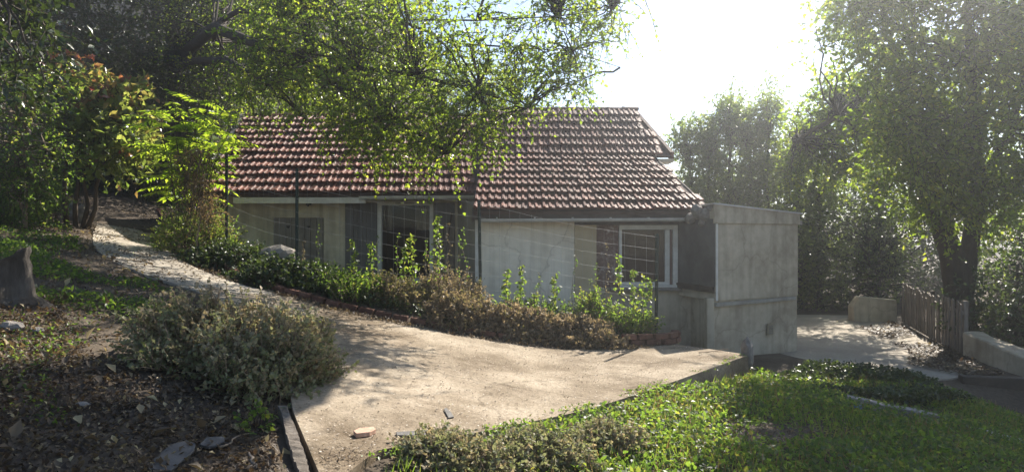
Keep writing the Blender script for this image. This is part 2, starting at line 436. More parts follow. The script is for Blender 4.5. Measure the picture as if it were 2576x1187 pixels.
m, n_, L_, o_ = new_mat("window_glass")
g1 = n_.new("ShaderNodeBsdfGlossy"); g1.inputs["Roughness"].default_value = 0.03
t1 = n_.new("ShaderNodeBsdfTransparent"); t1.inputs[0].default_value = (0.75, 0.77, 0.76, 1)
fr = n_.new("ShaderNodeFresnel"); fr.inputs[0].default_value = 1.22
ms = n_.new("ShaderNodeMixShader")
L_.new(fr.outputs[0], ms.inputs[0]); L_.new(t1.outputs[0], ms.inputs[1]); L_.new(g1.outputs[0], ms.inputs[2]); L_.new(ms.outputs[0], o_.inputs[0])
M['glass'] = m


# ------------------------------------------------------------------ foliage generators
def unit(a):
    return a / np.maximum(np.linalg.norm(a, axis=1, keepdims=True), 1e-9)


def rdir(n, rng=RNG):
    return unit(rng.normal(size=(n, 3)))


def leaf_arrays(pos, d, nrm, L, W, fold=0.18, wide=0.42):
    side = unit(np.cross(d, nrm)); up = np.cross(side, d)
    L = np.asarray(L)[:, None]; W = np.asarray(W)[:, None]
    tip = pos + d * L - up * L * 0.08
    mid = pos + d * L * wide
    l = mid + side * W * 0.5 + up * W * fold
    r = mid - side * W * 0.5 + up * W * fold
    n = len(pos)
    v = np.stack([pos, l, tip, r], 1).reshape(-1, 3)
    b = np.arange(n)[:, None] * 4
    f = np.concatenate([b + np.array([[0, 1, 2]]), b + np.array([[0, 2, 3]])], 1).reshape(-1, 3)
    return v, f


def twig_arrays(a, b, ra, rb):
    d = unit(b - a)
    ref = np.tile(np.array([[0.2, 0.3, 0.93]]), (len(a), 1))
    u = unit(np.cross(d, ref)); w = np.cross(d, u)
    vs = []
    for c, r in ((a, ra), (b, rb)):
        for k in range(3):
            t = 2 * math.pi * k / 3
            vs.append(c + (u * math.cos(t) + w * math.sin(t)) * np.asarray(r)[:, None])
    v = np.stack(vs, 1).reshape(-1, 3)
    i = np.arange(len(a))[:, None] * 6
    f = np.concatenate([i + np.array([[k, (k + 1) % 3, 3 + (k + 1) % 3, 3 + k]]) for k in range(3)], 1).reshape(-1, 4)
    return v, f


def sprays(S, D, Lt, k, leaf, aspect, droop=0.25, spread=0.9, flat=0.4, rng=RNG, tint=None, size_var=0.35):
    """twigs from S along D (length Lt) carrying k leaves each -> leaf arrays, twig arrays, tint"""
    n = len(S)
    t = (np.arange(k) + 0.6) / k
    t = np.clip(t[None, :] + rng.uniform(-0.3, 0.3, (n, k)) / k, 0.05, 1)
    g = np.array([0, 0, -1.0])
    Lc = Lt[:, None, None]
    pos = S[:, None, :] + D[:, None, :] * (t[..., None] * Lc) + g * (droop * (t[..., None] ** 2) * Lc)
    pos = pos.reshape(-1, 3)
    dd = np.repeat(D, k, 0)
    ld = unit(dd * 0.6 + rdir(n * k, rng) * spread + np.array([0, 0, -0.15]))
    nr = unit(rdir(n * k, rng) * (1 - flat) + np.array([0, 0, flat * 1.2]))
    ls = leaf * (1 + rng.uniform(-size_var, size_var, n * k))
    v, f = leaf_arrays(pos, ld, nr, ls, ls * aspect)
    if tint is None:
        tt = np.clip(np.repeat(rng.normal(0.45, 0.22, n), k) + rng.normal(0, 0.16, n * k), 0, 1)
    else:
        tt = np.clip(np.repeat(tint, k) + rng.normal(0, 0.13, n * k), 0, 1)
    mid = S + D * (Lt[:, None] * 0.5) + g * (droop * 0.25 * Lt[:, None])
    end = S + D * Lt[:, None] + g * (droop * Lt[:, None])
    r0 = 0.0035 + 0.006 * Lt; 
    tv1, tf1 = twig_arrays(S, mid, r0, r0 * 0.7)
    tv2, tf2 = twig_arrays(mid, end, r0 * 0.7, r0 * 0.3)
    tv = np.concatenate([tv1, tv2]); tf = np.concatenate([tf1, tf2 + len(tv1)])
    return v, f, np.repeat(tt, 2), tv, tf


def join(parts):
    vs, fs, n = [], [], 0
    for v, f in parts:
        vs.append(v); fs.append(f + n); n += len(v)
    return np.concatenate(vs), np.concatenate(fs)


def mesh_obj(name, v, f, m, parent=None, tint=None, smooth=False, kind=None):
    o = link(bpy.data.objects.new(name, raw_mesh(name, v, f, m, tint, smooth)), parent)
    if kind: o["kind"] = kind
    return o


def in_poly(x, y, poly):
    x = np.asarray(x); y = np.asarray(y); c = np.zeros(x.shape, bool); n = len(poly)
    for i in range(n):
        x1, y1 = poly[i]; x2, y2 = poly[(i + 1) % n]
        if y1 == y2: continue
        c ^= ((y1 > y) != (y2 > y)) & (x < (x2 - x1) * (y - y1) / (y2 - y1) + x1)
    return c


def sample_poly(poly, n, rng=RNG):
    xs = [p[0] for p in poly]; ys = [p[1] for p in poly]
    ox, oy = [], []
    tot = 0
    while tot < n:
        x = rng.uniform(min(xs), max(xs), n * 2); y = rng.uniform(min(ys), max(ys), n * 2)
        k = in_poly(x, y, poly); ox.append(x[k]); oy.append(y[k]); tot += k.sum()
    return np.concatenate(ox)[:n], np.concatenate(oy)[:n]


def ellip(n, c, r, shell=0.35, rng=RNG):
    d = rdir(n, rng)
    rad = rng.uniform(0, 1, n) ** (1 / 3.0) * (1 - shell) + shell * rng.uniform(0.75, 1.05, n)
    return np.array(c) + d * rad[:, None] * np.array(r), d


def curved(a, b, sag=0.0, n=6, jit=0.06, rng=random):
    a = Vector(a); b = Vector(b); L = (b - a).length
    out = []
    for i in range(n + 1):
        t = i / n
        p = a.lerp(b, t); p.z += sag * L * math.sin(math.pi * t)
        if 0 < i < n: p += Vector((rng.uniform(-1, 1), rng.uniform(-1, 1), rng.uniform(-1, 1))) * jit * L / n * 2
        out.append(p)
    return out


def branch_net(limbs, targets, r0=0.02, r1=0.006, sag=0.08):
    """side branches from the nearest limb point to each target"""
    pts = [(Vector(p), i) for l in limbs for i, p in enumerate(l)]
    b = MB()
    for t in targets:
        t = Vector(t)
        best = min(pts, key=lambda q: (q[0] - t).length + random.uniform(0, 0.5))
        L = (best[0] - t).length
        if L < 0.1: continue
        c = curved(best[0], t, sag, 5, 0.16)
        rr = min(0.028, r0 * (0.5 + 0.5 * L))
        b.tube(c, [rr + (r1 - rr) * i / 5 for i in range(6)], 5, cap=False)
    return b


def tree(name, label, cat, base, limbs, radii, clumps, leaf, aspect, m, per=12, tw=(0.3, 0.6), droop=0.3, outward=0.6, group=None, net=0, bark='bark', twigs=True, tintfn=None, seed=1, n_trunk=1, flat=0.4, crown_name='crown'):
    rng = np.random.default_rng(seed); random.seed(seed)
    o = empty(name, base); tag(o, label, cat, group)
    bx = np.array(base, float)
    for i, (l, r) in enumerate(zip(limbs, radii)):
        mb = MB(); pts = [Vector(p) - Vector(base) for p in l]
        mb.tube(pts, list(np.interp(np.linspace(0, 1, len(l)), np.linspace(0, 1, len(r)), r)), 9)
        me = mb.mesh('trunk' if i < n_trunk else 'limb', M[bark], smooth=True)
        link(bpy.data.objects.new('trunk' if i < n_trunk else 'limb', me), o)
    S, D = [], []
    tg = []
    for c, r, n in clumps:
        p, d = ellip(n, c, r, rng=rng)
        S.append(p); D.append(unit(d * outward + rdir(n, rng) * 0.7 + np.array([0, 0, 0.1])))
        tg.append(c)
    S = np.concatenate(S); D = np.concatenate(D)
    S = np.concatenate([S]); Lt = rng.uniform(tw[0], tw[1], len(S))
    tint = tintfn(S, rng) if tintfn else None
    v, f, tt, tv, tf = sprays(S - bx, D, Lt, per, leaf, aspect, droop=droop, rng=rng, tint=tint, flat=flat)
    mesh_obj(crown_name, v, f, m, o, tt, kind='stuff')
    if twigs: mesh_obj('twigs', tv, tf, M['twig'], o, kind='stuff')
    if net:
        pick = list(tg) + [tuple(p) for p in S[rng.choice(len(S), min(net, len(S)), replace=False)]]
        bn = branch_net([[Vector(p) - Vector(base) for p in l] for l in limbs], [Vector(p) - Vector(base) for p in pick])
        x = bn.build('branches', M[bark], o, smooth=True); x["kind"] = 'stuff'
    return o


def shrub(name, label, cat, cx, cy, rx, ry, h, n, leaf, aspect, m, per=10, tw=(0.12, 0.25), zbase=None, group=None, spikes=0, spike_mat='drytwig', seed=1, stem=True, up=0.5, tint_mean=0.45, lump=0.2, spike_len=(0.1, 0.25), top_bias=0.0, twig_mat='drytwig'):
    """mounded shrub: leafy sprays through a dome, twigs inside, dry spikes on top"""
    rng = np.random.default_rng(seed); random.seed(seed)
    z0 = float(ground_h(cx, cy)) if zbase is None else zbase
    o = empty(name, (cx, cy, z0)); tag(o, label, cat, group)
    d = rdir(n, rng); d[:, 2] = np.abs(d[:, 2])
    rad = rng.uniform(0.35, 1, n) ** 0.5
    ang = np.arctan2(d[:, 1], d[:, 0])
    lum = 1 + lump * (np.sin(3 * ang + seed) * 0.5 + np.sin(5 * ang + 2.1 * seed + 4 * d[:, 2]) * 0.5)
    S = d * rad[:, None] * np.array([rx, ry, h]) * lum[:, None]
    gz = ground_h(cx + S[:, 0], cy + S[:, 1]) - z0 if zbase is None else 0
    S[:, 2] += gz
    D = unit(d * 0.7 + rdir(n, rng) * 0.6 + np.array([0, 0, up]))
    Lt = rng.uniform(tw[0], tw[1], n)
    tint = np.clip(rng.normal(tint_mean, 0.2, n) + top_bias * (d[:, 2] - 0.4), 0, 1)
    v, f, tt, tv, tf = sprays(S, D, Lt, per, leaf, aspect, droop=0.25, rng=rng, tint=tint)
    mesh_obj('foliage', v, f, m, o, tt, kind='stuff')
    parts = [(tv, tf)]
    if stem:
        k = max(12, n // 14)
        idx = rng.choice(n, k)
        a = S[idx] * np.array([0.25, 0.25, 0.0]); a[:, 2] = (gz[idx] if zbase is None else 0) - 0.02
        parts.append(twig_arrays(a, S[idx], np.full(k, 0.007), np.full(k, 0.003)))
    if spikes:
        idx = rng.choice(np.where(rad > 0.8)[0], spikes)
        a = S[idx]; b = a + unit(rdir(spikes, rng) * 0.45 + np.array([0, 0, 1])) * rng.uniform(*spike_len, spikes)[:, None]
        parts.append(twig_arrays(a, b, np.full(spikes, 0.0032), np.full(spikes, 0.0022)))
    tv, tf = join(parts)
    mesh_obj('stems', tv, tf, M[twig_mat], o, kind='stuff')
    return o


# ================================================================== the setting
gx = nonuni(-14, 14, 0.14, -160, 160, 26)
gy = nonuni(1.0, 20, 0.14, -60, 260, 34)
X, Y = np.meshgrid(gx, gy)
Z = ground_h(X, Y)
v = np.stack([X, Y, Z], -1).reshape(-1, 3)
nx, ny = len(gx), len(gy)
i, j = np.meshgrid(np.arange(nx - 1), np.arange(ny - 1))
a = (j * nx + i).ravel()
f = np.stack([a, a + 1, a + nx + 1, a + nx], 1)
tag(mesh_obj('ground', v, f, M['soil'], smooth=True), kind='structure')


def sheet(name, poly, hfun, m, skirt=0.25, cuts=5, lift=0.0):
    bm = bmesh.new()
    # densify the outline first
    pts = []
    for k in range(len(poly)):
        p = Vector(poly[k]); q = Vector(poly[(k + 1) % len(poly)])
        s = max(1, int((q - p).length / 0.3))
        pts += [p.lerp(q, t / s) for t in range(s)]
    vs = [bm.verts.new((p.x, p.y, 0)) for p in pts]
    fc = bm.faces.new(vs)
    r = bmesh.ops.triangulate(bm, faces=[fc])
    bmesh.ops.subdivide_edges(bm, edges=[e for e in bm.edges if not e.is_boundary and e.calc_length() > 0.5], cuts=cuts)
    bmesh.ops.triangulate(bm, faces=list(bm.faces))
    for w in bm.verts: w.co.z = float(hfun(w.co.x, w.co.y)) + lift
    for fa in bm.faces:
        if fa.normal.z < 0: fa.normal_flip()
    bm.normal_update()
    be = [e for e in bm.edges if e.is_boundary]
    ex = bmesh.ops.extrude_edge_only(bm, edges=be)
    for w in [g for g in ex['geom'] if isinstance(g, bmesh.types.BMVert)]: w.co.z -= skirt
    bmesh.ops.recalc_face_normals(bm, faces=bm.faces)
    me = bpy.data.meshes.new(name); bm.to_mesh(me); bm.free(); me.materials.append(m)
    return link(bpy.data.objects.new(name, me))


edge_back = [(x, y - 0.03) for x, y in EDGE[2:-2]]
SLAB = [(2.42, 10.02), (3.2, 9.12), (1.6, 7.22), (0.07, 5.4), (-0.84, 4.2), (-0.98, 3.4), (-1.04, 3.66), (-1.5, 4.63), (-1.75, 5.3), (-2.1, 6.1), (-2.6, 6.9),
        (-3.3, 7.75), (-3.75, 8.35), (-4.1, 9.0)]
pat = SLAB + [(-3.55, 9.95)] + [p for p in edge_back if p[0] > -3.5]
tag(sheet('patio', pat, paving_h, M['concrete'], 0.3), kind='structure')

# path slabs, each laid across the climbing walk
path_c = [(-3.62, 9.05), (-4.3, 9.4), (-5.0, 9.85), (-5.7, 10.5), (-6.4, 11.45), (-7.2, 12.75), (-8.1, 14.4), (-9.2, 16.4), (-10.0, 18.0)]
path = empty('path', (0, 0, 0)); tag(path, kind='structure')
dense = []
for k in range(len(path_c) - 1):
    p = Vector(path_c[k]); q = Vector(path_c[k + 1]); s = 10
    dense += [p.lerp(q, t / s) for t in range(s)]
acc = 0; last = 0; rnd = random.Random(5)
k = 0
while k < len(dense) - 6:
    k2 = k + rnd.choice((5, 6))
    if k2 >= len(dense): break
    a, b = dense[k], dense[k2]
    d = (b - a).normalized(); nrm = Vector((-d.y, d.x)); hw = 0.6
    g = 0.012
    mid = rnd.choice((None, 0.05, -0.1))
    spans = [(-hw, hw)] if mid is None else [(-hw, mid - g / 2), (mid + g / 2, hw)]
    for s0, s1 in spans:
        q = [a + d * g + nrm * -s1, b - d * g + nrm * -s1, b - d * g + nrm * -s0, a + d * g + nrm * -s0]
        q = [(p.x, p.y) for p in (q[3], q[2], q[1], q[0])][::-1]
        tz = rnd.uniform(-0.006, 0.01)
        mb = MB().prism(q, lambda x, y: float(paving_h(x, y)) - 0.12, lambda x, y, tz=tz: float(paving_h(x, y)) + tz)
        mb.build('paving_slab', M['lane'], path)
    k = k2

LANE = [(4.9, 11.6), (5.55, 10.9), (6.3, 10.2), (6.7, 10.3), (7.4, 10.7), (8.05, 12.2), (9.2, 16.2), (9.6, 18.3), (2.5, 18.9), (4.2, 14.2)]
tag(sheet('lane', LANE, lambda x, y: -0.545 - 0.012 * max(0, (12 - y)), M['lane'], 0.15), kind='structure')


# ================================================================== roofs
def tile_mesh(name, m, w=0.25, length=0.46, lift=0.038):
    prof = [(0.0, 0.0), (0.005, 0.034), (0.038, 0.038), (0.056, 0.009), (0.112, 0.004), (0.124, 0.027), (0.156, 0.029), (0.169, 0.006), (0.231, 0.003), (w, 0.007)]
    vs, fs = [], []
    n = len(prof)
    for x, h in prof: vs.append((x, 0.0, h + lift))           # lower (front) edge, raised on the tile below
    for x, h in prof: vs.append((x, length, h * 0.9))         # upper edge tucked under
    for x, h in prof: vs.append((x, 0.006, lift - 0.034))     # underside of the front edge
    for i in range(n - 1):
        fs.append((i, i + 1, n + i + 1, n + i))
        fs.append((2 * n + i, 2 * n + i + 1, i + 1, i))
    fs.append((0, n, 2 * n))
    me = bpy.data.meshes.new(name); me.from_pydata(vs, [], fs); me.update(); me.materials.append(m)
    return me


def lay_tiles(roof, meshes, origin, slope, rows, starts, counts, pitch=0.383, w=0.25, seed=1, v0=-0.05):
    """origin: eave point; slope in radians; starts/counts give each row's first x and number of tiles"""
    rng = random.Random(seed)
    B = Vector((0, math.cos(slope), math.sin(slope))); N = Vector((0, -math.sin(slope), math.cos(slope)))
    for r in range(rows):
        for c in range(counts[r]):
            me = rng.choice(meshes)
            o = bpy.data.objects.new('tile', me)
            p = Vector(origin) + Vector((starts[r] + c * w, 0, 0)) + B * (r * pitch + v0 + rng.uniform(-0.008, 0.008)) + N * (0.02 + rng.uniform(0, 0.006))
            slip = -0.05 if rng.random() < 0.03 else 0.0
            p = p + B * slip; tw = rng.gauss(0, 0.02); tl = rng.gauss(0, 0.016)
            Mx = Matrix(((1, 0, 0), (0, B.y, N.y), (0, B.z, N.z))).to_4x4()
            o.matrix_local = Matrix.Translation(p) @ Mx @ Matrix.Rotation(tw, 4, 'Z') @ Matrix.Rotation(tl, 4, 'Y')
            link(o, roof)


def ridge_tile_mesh(name, m, L=0.405, r=0.13):
    mb = MB(); vs, fs = [], []
    n = 7
    for k in range(n):
        a = math.pi * k / (n - 1)
        for x, rr in ((0, r + 0.012), (0.05, r + 0.012), (0.051, r), (L, r * 0.94)):
            vs.append((x, math.cos(a) * rr, math.sin(a) * rr * 0.8))
    for k in range(n - 1):
        for s in range(3):
            a = k * 4 + s
            fs.append((a, a + 1, a + 5, a + 4))
    me = bpy.data.meshes.new(name); me.from_pydata(vs, [], fs); me.update(); me.materials.append(m)
    return me


TL = [tile_mesh('tile', M['tile'], lift=l) for l in (0.066, 0.076)]
TG = [tile_mesh('tile', M['tilegrey'], lift=l) for l in (0.068, 0.08)]

# ------------------------------------------------------------------ the set-back house
WL = 14.2                     # front wall plane
lowh = empty('house', (-3.2, WL, 0.6))
tag(lowh, 'set-back cream house with heart-pierced shutters under the red tiled roof', 'house')
LO = Vector(lowh.location)


class HB(MB):                 # builds in world coordinates under a house root
    def put(self, name, m, root, parent=None, bevel=0, smooth=False):
        o = Vector(root.location)
        self.v = [tuple(Vector(p) - o) for p in self.v]
        return self.build(name, m, parent or root, bevel, smooth)


def px(p, Yd): return (p - CX) / FPX * Yd
def pz(p, Yd): return EYE + (CY - p) / FPX * Yd


wx0, wx1 = px(950, WL), px(1090, WL)         # french window opening
wz1, wz0 = pz(506, WL), 0.608
xl, xr = px(582, WL) - 0.15, px(1147, WL)
HB().box(xl, wx0, WL, WL + 0.3, -0.2, 2.862).box(wx1, xr + 0.1, WL, WL + 0.3, -0.2, 2.862).box(wx0, wx1, WL, WL + 0.3, wz1, 2.862).box(wx0, wx1, WL, WL + 0.3, -0.2, wz0).put('wall', M['cream'], lowh)
HB().add([(xl, WL + 0.31, -0.2), (xl, 21.0, -0.2), (xl, 21.0, 2.39), (xl, 17.1, 4.56), (xl, WL + 0.31, 2.862)] +
         [(xl + 0.25, WL + 0.31, -0.2), (xl + 0.25, 21.0, -0.2), (xl + 0.25, 21.0, 2.39), (xl + 0.25, 17.1, 4.56), (xl + 0.25, WL + 0.31, 2.862)],
         [(0, 1, 2, 3, 4), (9, 8, 7, 6, 5), (0, 5, 6, 1), (1, 6, 7, 2), (2, 7, 8, 3), (3, 8, 9, 4), (4, 9, 5, 0)]).put('gable_wall', M['cream'], lowh)
HB().box(wx0 - 0.2, wx1 + 0.2, WL + 0.31, WL + 2.2, wz0 - 0.3, wz0 - 0.25).box(wx0 - 0.3, wx0 - 0.22, WL + 0.31, WL + 2.2, wz0 - 0.3, wz1 + 0.2).box(wx1 + 0.22, wx1 + 0.3, WL + 0.31, WL + 2.2, wz0 - 0.3, wz1 + 0.2).box(wx0 - 0.3, wx1 + 0.3, WL + 2.21, WL + 2.3, wz0 - 0.3, wz1 + 0.2).box(wx0 - 0.3, wx1 + 0.3, WL + 0.31, WL + 2.2, wz1 + 0.2, wz1 + 0.25).put('room_shell', M['blackhole'], lowh)
# window frame, curtains, panes
win = HB().box(wx0, wx0 + 0.085, WL - 0.03, WL + 0.08, wz0, wz1).box(wx1 - 0.075, wx1, WL - 0.03, WL + 0.08, wz0, wz1).box(wx0 + 0.085, wx1 - 0.075, WL - 0.03, WL + 0.08, wz1 - 0.09, wz1).box(wx0 + 0.085, wx1 - 0.075, WL - 0.03, WL + 0.08, wz0, wz0 + 0.1).put('window', M['frame'], lowh)
HB().box(px(995, WL), px(1043, WL), WL - 0.034, WL - 0.0305, wz1 - 0.052, wz1 - 0.04).put('vent_slot', M['blackhole'], lowh, win)
HB().box(wx0 + 0.085, wx1 - 0.075, WL + 0.05, WL + 0.056, wz0 + 0.1, wz1 - 0.09).put('pane', M['glass'], lowh, win)


def curtain(x0, x1, z0, z1, yd, root, parent, m):
    b = HB(); n = 14
    vs, fs = [], []
    for k in range(n + 1):
        x = x0 + (x1 - x0) * k / n; dy = 0.018 * math.sin(k * 1.9)
        vs += [(x, yd + dy, z0), (x, yd + dy, z1)]
    for k in range(n): fs.append((2 * k, 2 * k + 2, 2 * k + 3, 2 * k + 1))
    b.add(vs, fs); return b.put('curtain', m, root, parent, smooth=True)


curtain(wx0 + 0.09, px(984, WL), pz(580, WL), wz1 - 0.06, WL + 0.17, lowh, win, M['curtain'])
curtain(px(1044, WL), wx1 - 0.08, pz(578, WL), wz1 - 0.06, WL + 0.17, lowh, win, M['curtain'])
# grey shutters folded back either side
sh = HB().box(px(870, WL), px(890, WL), WL - 0.06, WL - 0.004, 0.61, pz(511, WL)).box(px(934, WL), px(949, WL), WL - 0.06, WL - 0.004, 0.61, pz(511, WL)).put('shutter', M['shutter'], lowh, bevel=0.004)
for q0, q1 in ((511, 528), (560, 570), (630, 645)):
    HB().box(px(890, WL) + 0.002, px(934, WL) - 0.002, WL - 0.055, WL - 0.004, pz(q1, WL), pz(q0, WL)).put('rail', M['shutter'], lowh, sh)
for k in range(4):
    w = (px(934, WL) - px(890, WL)) / 4
    HB().box(px(890, WL) + k * w + 0.004, px(890, WL) + (k + 1) * w - 0.004, WL - 0.03, WL - 0.004, 0.63, pz(528, WL)).put('plank', M['shutter'], lowh, sh)
sh = HB().box(px(1092, WL), xr - 0.02, WL - 0.05, WL - 0.004, 0.61, pz(511, WL)).put('shutter', M['shutter'], lowh, bevel=0.004)
for k, (q0, q1, top) in enumerate(((1104, 1117, 566), (1118, 1130, 560), (1131, 1143, 572))):
    HB().box(px(q0, WL), px(q1, WL), WL - 0.085, WL - 0.053, 0.63, pz(top, WL)).put('plank', M['greywood'], lowh, sh, bevel=0.003)
HB().hexa([(px(1121, WL), WL - 0.10, pz(640, WL)), (px(1124, WL), WL - 0.10, pz(640, WL)), (px(1124, WL), WL - 0.087, pz(640, WL)), (px(1121, WL), WL - 0.087, pz(640, WL)),
           (px(1136, WL), WL - 0.10, pz(536, WL)), (px(1139, WL), WL - 0.10, pz(536, WL)), (px(1139, WL), WL - 0.087, pz(536, WL)), (px(1136, WL), WL - 0.087, pz(536, WL))]).put('brace', M['darkwood'], lowh, sh)
# closed pair of shutters with hearts
for s0, s1, hx in ((690, 750, 727), (752, 814, 778)):
    leaf = HB().box(px(s0, WL), px(s1, WL), WL - 0.025, WL - 0.003, 0.59, pz(548, WL)).put('shutter', M['darkwood'], lowh)
    w = (px(s1, WL) - px(s0, WL)) / 4
    for k in range(4):
        HB().box(px(s0, WL) + k * w + 0.005, px(s0, WL) + (k + 1) * w - 0.005, WL - 0.052, WL - 0.026, 0.60, pz(549, WL)).put('plank', M['doorgrey'], lowh, leaf, bevel=0.003)
    hb = HB(); pts = []
    for k in range(20):
        t = 2 * math.pi * k / 20
        pts.append((px(hx, WL) + 0.0036 * 16 * math.sin(t) ** 3 * 0.6, pz(571, WL) + 0.0036 * 0.6 * (13 * math.cos(t) - 5 * math.cos(2 * t) - 2 * math.cos(3 * t) - math.cos(4 * t))))
    n = len(pts)
    hb.add([(x, WL - 0.055, z) for x, z in pts] + [(x, WL - 0.0525, z) for x, z in pts], [tuple(range(n)), tuple(range(2 * n - 1, n - 1, -1))] + [(k, (k + 1) % n, n + (k + 1) % n, n + k) for k in range(n)])
    hb.put('heart_cutout', M['blackhole'], lowh, leaf)
# roof
EL, EZ, SLL = 13.52, 2.443, R(31.0)
PITCH = 0.383
rows = 11
run = rows * PITCH + 0.02
xe0, xe1 = px(508, EL) - 0.02, -0.70
shear = -0.12
tl = Vector((0, math.cos(SLL), math.sin(SLL)))
rp = [Vector((xe0, EL, EZ)), Vector((xe1, EL, EZ)), Vector((xe1, EL, EZ)) + tl * run, Vector((xe0 + shear * run, EL, EZ)) + tl * run]
nrm = Vector((0, -math.sin(SLL), math.cos(SLL)))
b = HB().hexa([tuple(p - nrm * 0.05) for p in rp] + [tuple(p) for p in rp])
back = [rp[3], rp[2], Vector((xe1, 21.4, 2.28)), Vector((xe0 + shear * run, 21.4, 2.28))]
b.hexa([tuple(p - Vector((0, 0, 0.08))) for p in back] + [tuple(p + Vector((0, 0, 0.01))) for p in back])
roofL = b.put('roof', M['deck'], lowh)
starts = [xe0 - LO.x + shear * r * PITCH for r in range(rows)]
counts = [int((xe1 - xe0 - shear * r * PITCH) / 0.25) for r in range(rows)]
lay_tiles(roofL, TL, Vector((0, EL - LO.y, EZ - LO.z)), SLL, rows, starts, counts, seed=3)
rm = ridge_tile_mesh('ridge_tile', M['tile'])
x = rp[3].x
while x < xe1 - 0.3:
    o = bpy.data.objects.new('ridge_tile', rm); o.location = Vector((x, rp[3].y + 0.02, rp[3].z - 0.02)) - LO; link(o, roofL); x += 0.37
vb = [rp[0] + Vector((-0.07, -0.03, 0.0)), rp[3] + Vector((-0.07, 0.0, 0.0))]
HB().hexa([tuple(vb[0] + Vector((-0.07, 0, -0.1))), tuple(vb[0] + Vector((0.05, 0, -0.1))), tuple(vb[1] + Vector((0.05, 0, -0.1))), tuple(vb[1] + Vector((-0.07, 0, -0.1))),
           tuple(vb[0] + Vector((-0.07, 0, 0.085))), tuple(vb[0] + Vector((0.05, 0, 0.085))), tuple(vb[1] + Vector((0.05, 0, 0.085))), tuple(vb[1] + Vector((-0.07, 0, 0.085)))]).put('verge_board', M['palewood'], lowh, roofL)
HB().box(px(585, EL), px(918, EL), EL + 0.03, EL + 0.055, 2.254, 2.372).put('fascia', M['frame'], lowh, roofL)
HB().box(px(585, EL), xe1, EL + 0.06, WL + 0.02, 2.355, 2.389).put('soffit', M['darkwood'], lowh, roofL)


def gutter(x0, x1, y, z0, z1, r, root, parent):
    b = HB(); vs, fs = [], []; n = 9; S = 12
    for s in range(S + 1):
        t = s / S
        for ring in (r, r * 0.9):
            for k in range(n):
                a = math.pi + math.pi * k / (n - 1)
                vs.append((x0 + (x1 - x0) * t, y + math.cos(a) * ring, z0 + (z1 - z0) * t + math.sin(a) * ring))
    for s in range(S):
        for off in (0, n):
            for k in range(n - 1):
                a = s * 2 * n + off + k
                fs.append((a, a + 1, a + 2 * n + 1, a + 2 * n))
    b.add(vs, fs)
    g = b.put('gutter', M['zinc'], root, parent, smooth=True)
    HB().tube([(x0, y - r, z0), (x1, y - r, z1)], 0.009, 6).put('gutter_lip', M['zinc'], root, g) if parent is None else None
    return g


gutter(px(905, EL), xe1 + 0.1, EL - 0.02, 2.389, 2.406, 0.073, lowh, roofL)
HB().tube([(px(777, WL), WL - 0.05, pz(520, WL)), (px(777, WL), WL - 0.05, pz(508, WL)), (px(777, WL), WL + 0.02, pz(504, WL))], 0.02, 6).put('hook', M['darkwood'], lowh)
dirt = HB().box(px(770, WL), px(784, WL), WL - 0.02, WL - 0.003, pz(516, WL), pz(503, WL)).put('bracket', M['darkwood'], lowh)

# ------------------------------------------------------------------ the forward house with its annex
WR = 12.68
fh = empty('house', (1.2, WR, 0.0))
tag(fh, 'forward white-walled house with brown window and flat-roofed grey annex', 'house')
FO = Vector(fh.location)
NA = Vector((px(1200, WR), WR)); FA = Vector((xr, WL))
HB().box(NA.x, px(1445, WR), WR, WR + 0.28, -1.1, 2.073).put('wall', M['white'], fh)
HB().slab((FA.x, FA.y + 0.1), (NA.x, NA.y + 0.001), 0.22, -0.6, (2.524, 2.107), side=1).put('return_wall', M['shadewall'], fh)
HB().box(NA.x - 0.035, NA.x + 0.03, WR - 0.02, WR - 0.003, 0.02, 2.05).put('corner_board', M['frame'], fh)
px0, px1 = px(1445, WR), px(1500, WR)
HB().box(px0 + 0.003, px1, WR - 0.03, WR + 0.25, -1.1, 1.972).put('pillar', M['tan'], fh)
ox0, ox1, oz0, oz1 = px1 + 0.003, px(1704, WR), pz(716, WR), pz(566, WR)
HB().box(px1 + 0.003, 3.55, WR + 0.02, WR + 0.28, -1.1, oz0 - 0.06).put('lower_wall', M['greywall'], fh)
HB().box(px0, 3.38, WR - 0.045, WR + 0.2, oz1, 2.028).put('lintel', M['darkwood'], fh)
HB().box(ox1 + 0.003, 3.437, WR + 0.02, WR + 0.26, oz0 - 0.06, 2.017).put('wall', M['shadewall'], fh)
HB().box(ox0 + 0.25, ox1 + 0.32, WR - 0.13, WR + 0.1, oz0 - 0.105, oz0 - 0.045).put('window_sill', M['mortar'], fh, bevel=0.006)
pan = HB().box(ox0, px(1556, WR), WR + 0.03, WR + 0.07, oz0 - 0.05, oz1).put('shutter', M['peel'], fh)
fx0, fx1 = px(1557, WR), ox1
win = HB().box(fx1 - 0.09, fx1, WR - 0.04, WR + 0.08, oz0, oz1).box(fx0, fx1 - 0.09, WR - 0.04, WR + 0.08, oz1 - 0.085, oz1).box(fx0, fx1 + 0.03, WR - 0.075, WR + 0.08, oz0 - 0.045, oz0 + 0.0).box(fx0, fx0 + 0.05, WR - 0.04, WR + 0.08, oz0, oz1 - 0.085).put('window', M['frame'], fh, bevel=0.003)
HB().box(fx1 - 0.235, fx1 - 0.15, WR - 0.02, WR + 0.04, oz0 + 0.055, oz1 - 0.09).box(fx0 + 0.055, fx1 - 0.15, WR - 0.02, WR + 0.04, oz0 + 0.003, oz0 + 0.052).put('sash', M['frame'], fh, win)
HB().box(fx1 - 0.15, fx1 - 0.092, WR + 0.05, WR + 0.075, oz0, oz1 - 0.09).put('sash_gap', M['brownblind'], fh, win)
curtain(fx0 + 0.05, fx1 - 0.1, oz0 + 0.01, oz1 - 0.08, WR + 0.16, fh, win, M['brownblind'])
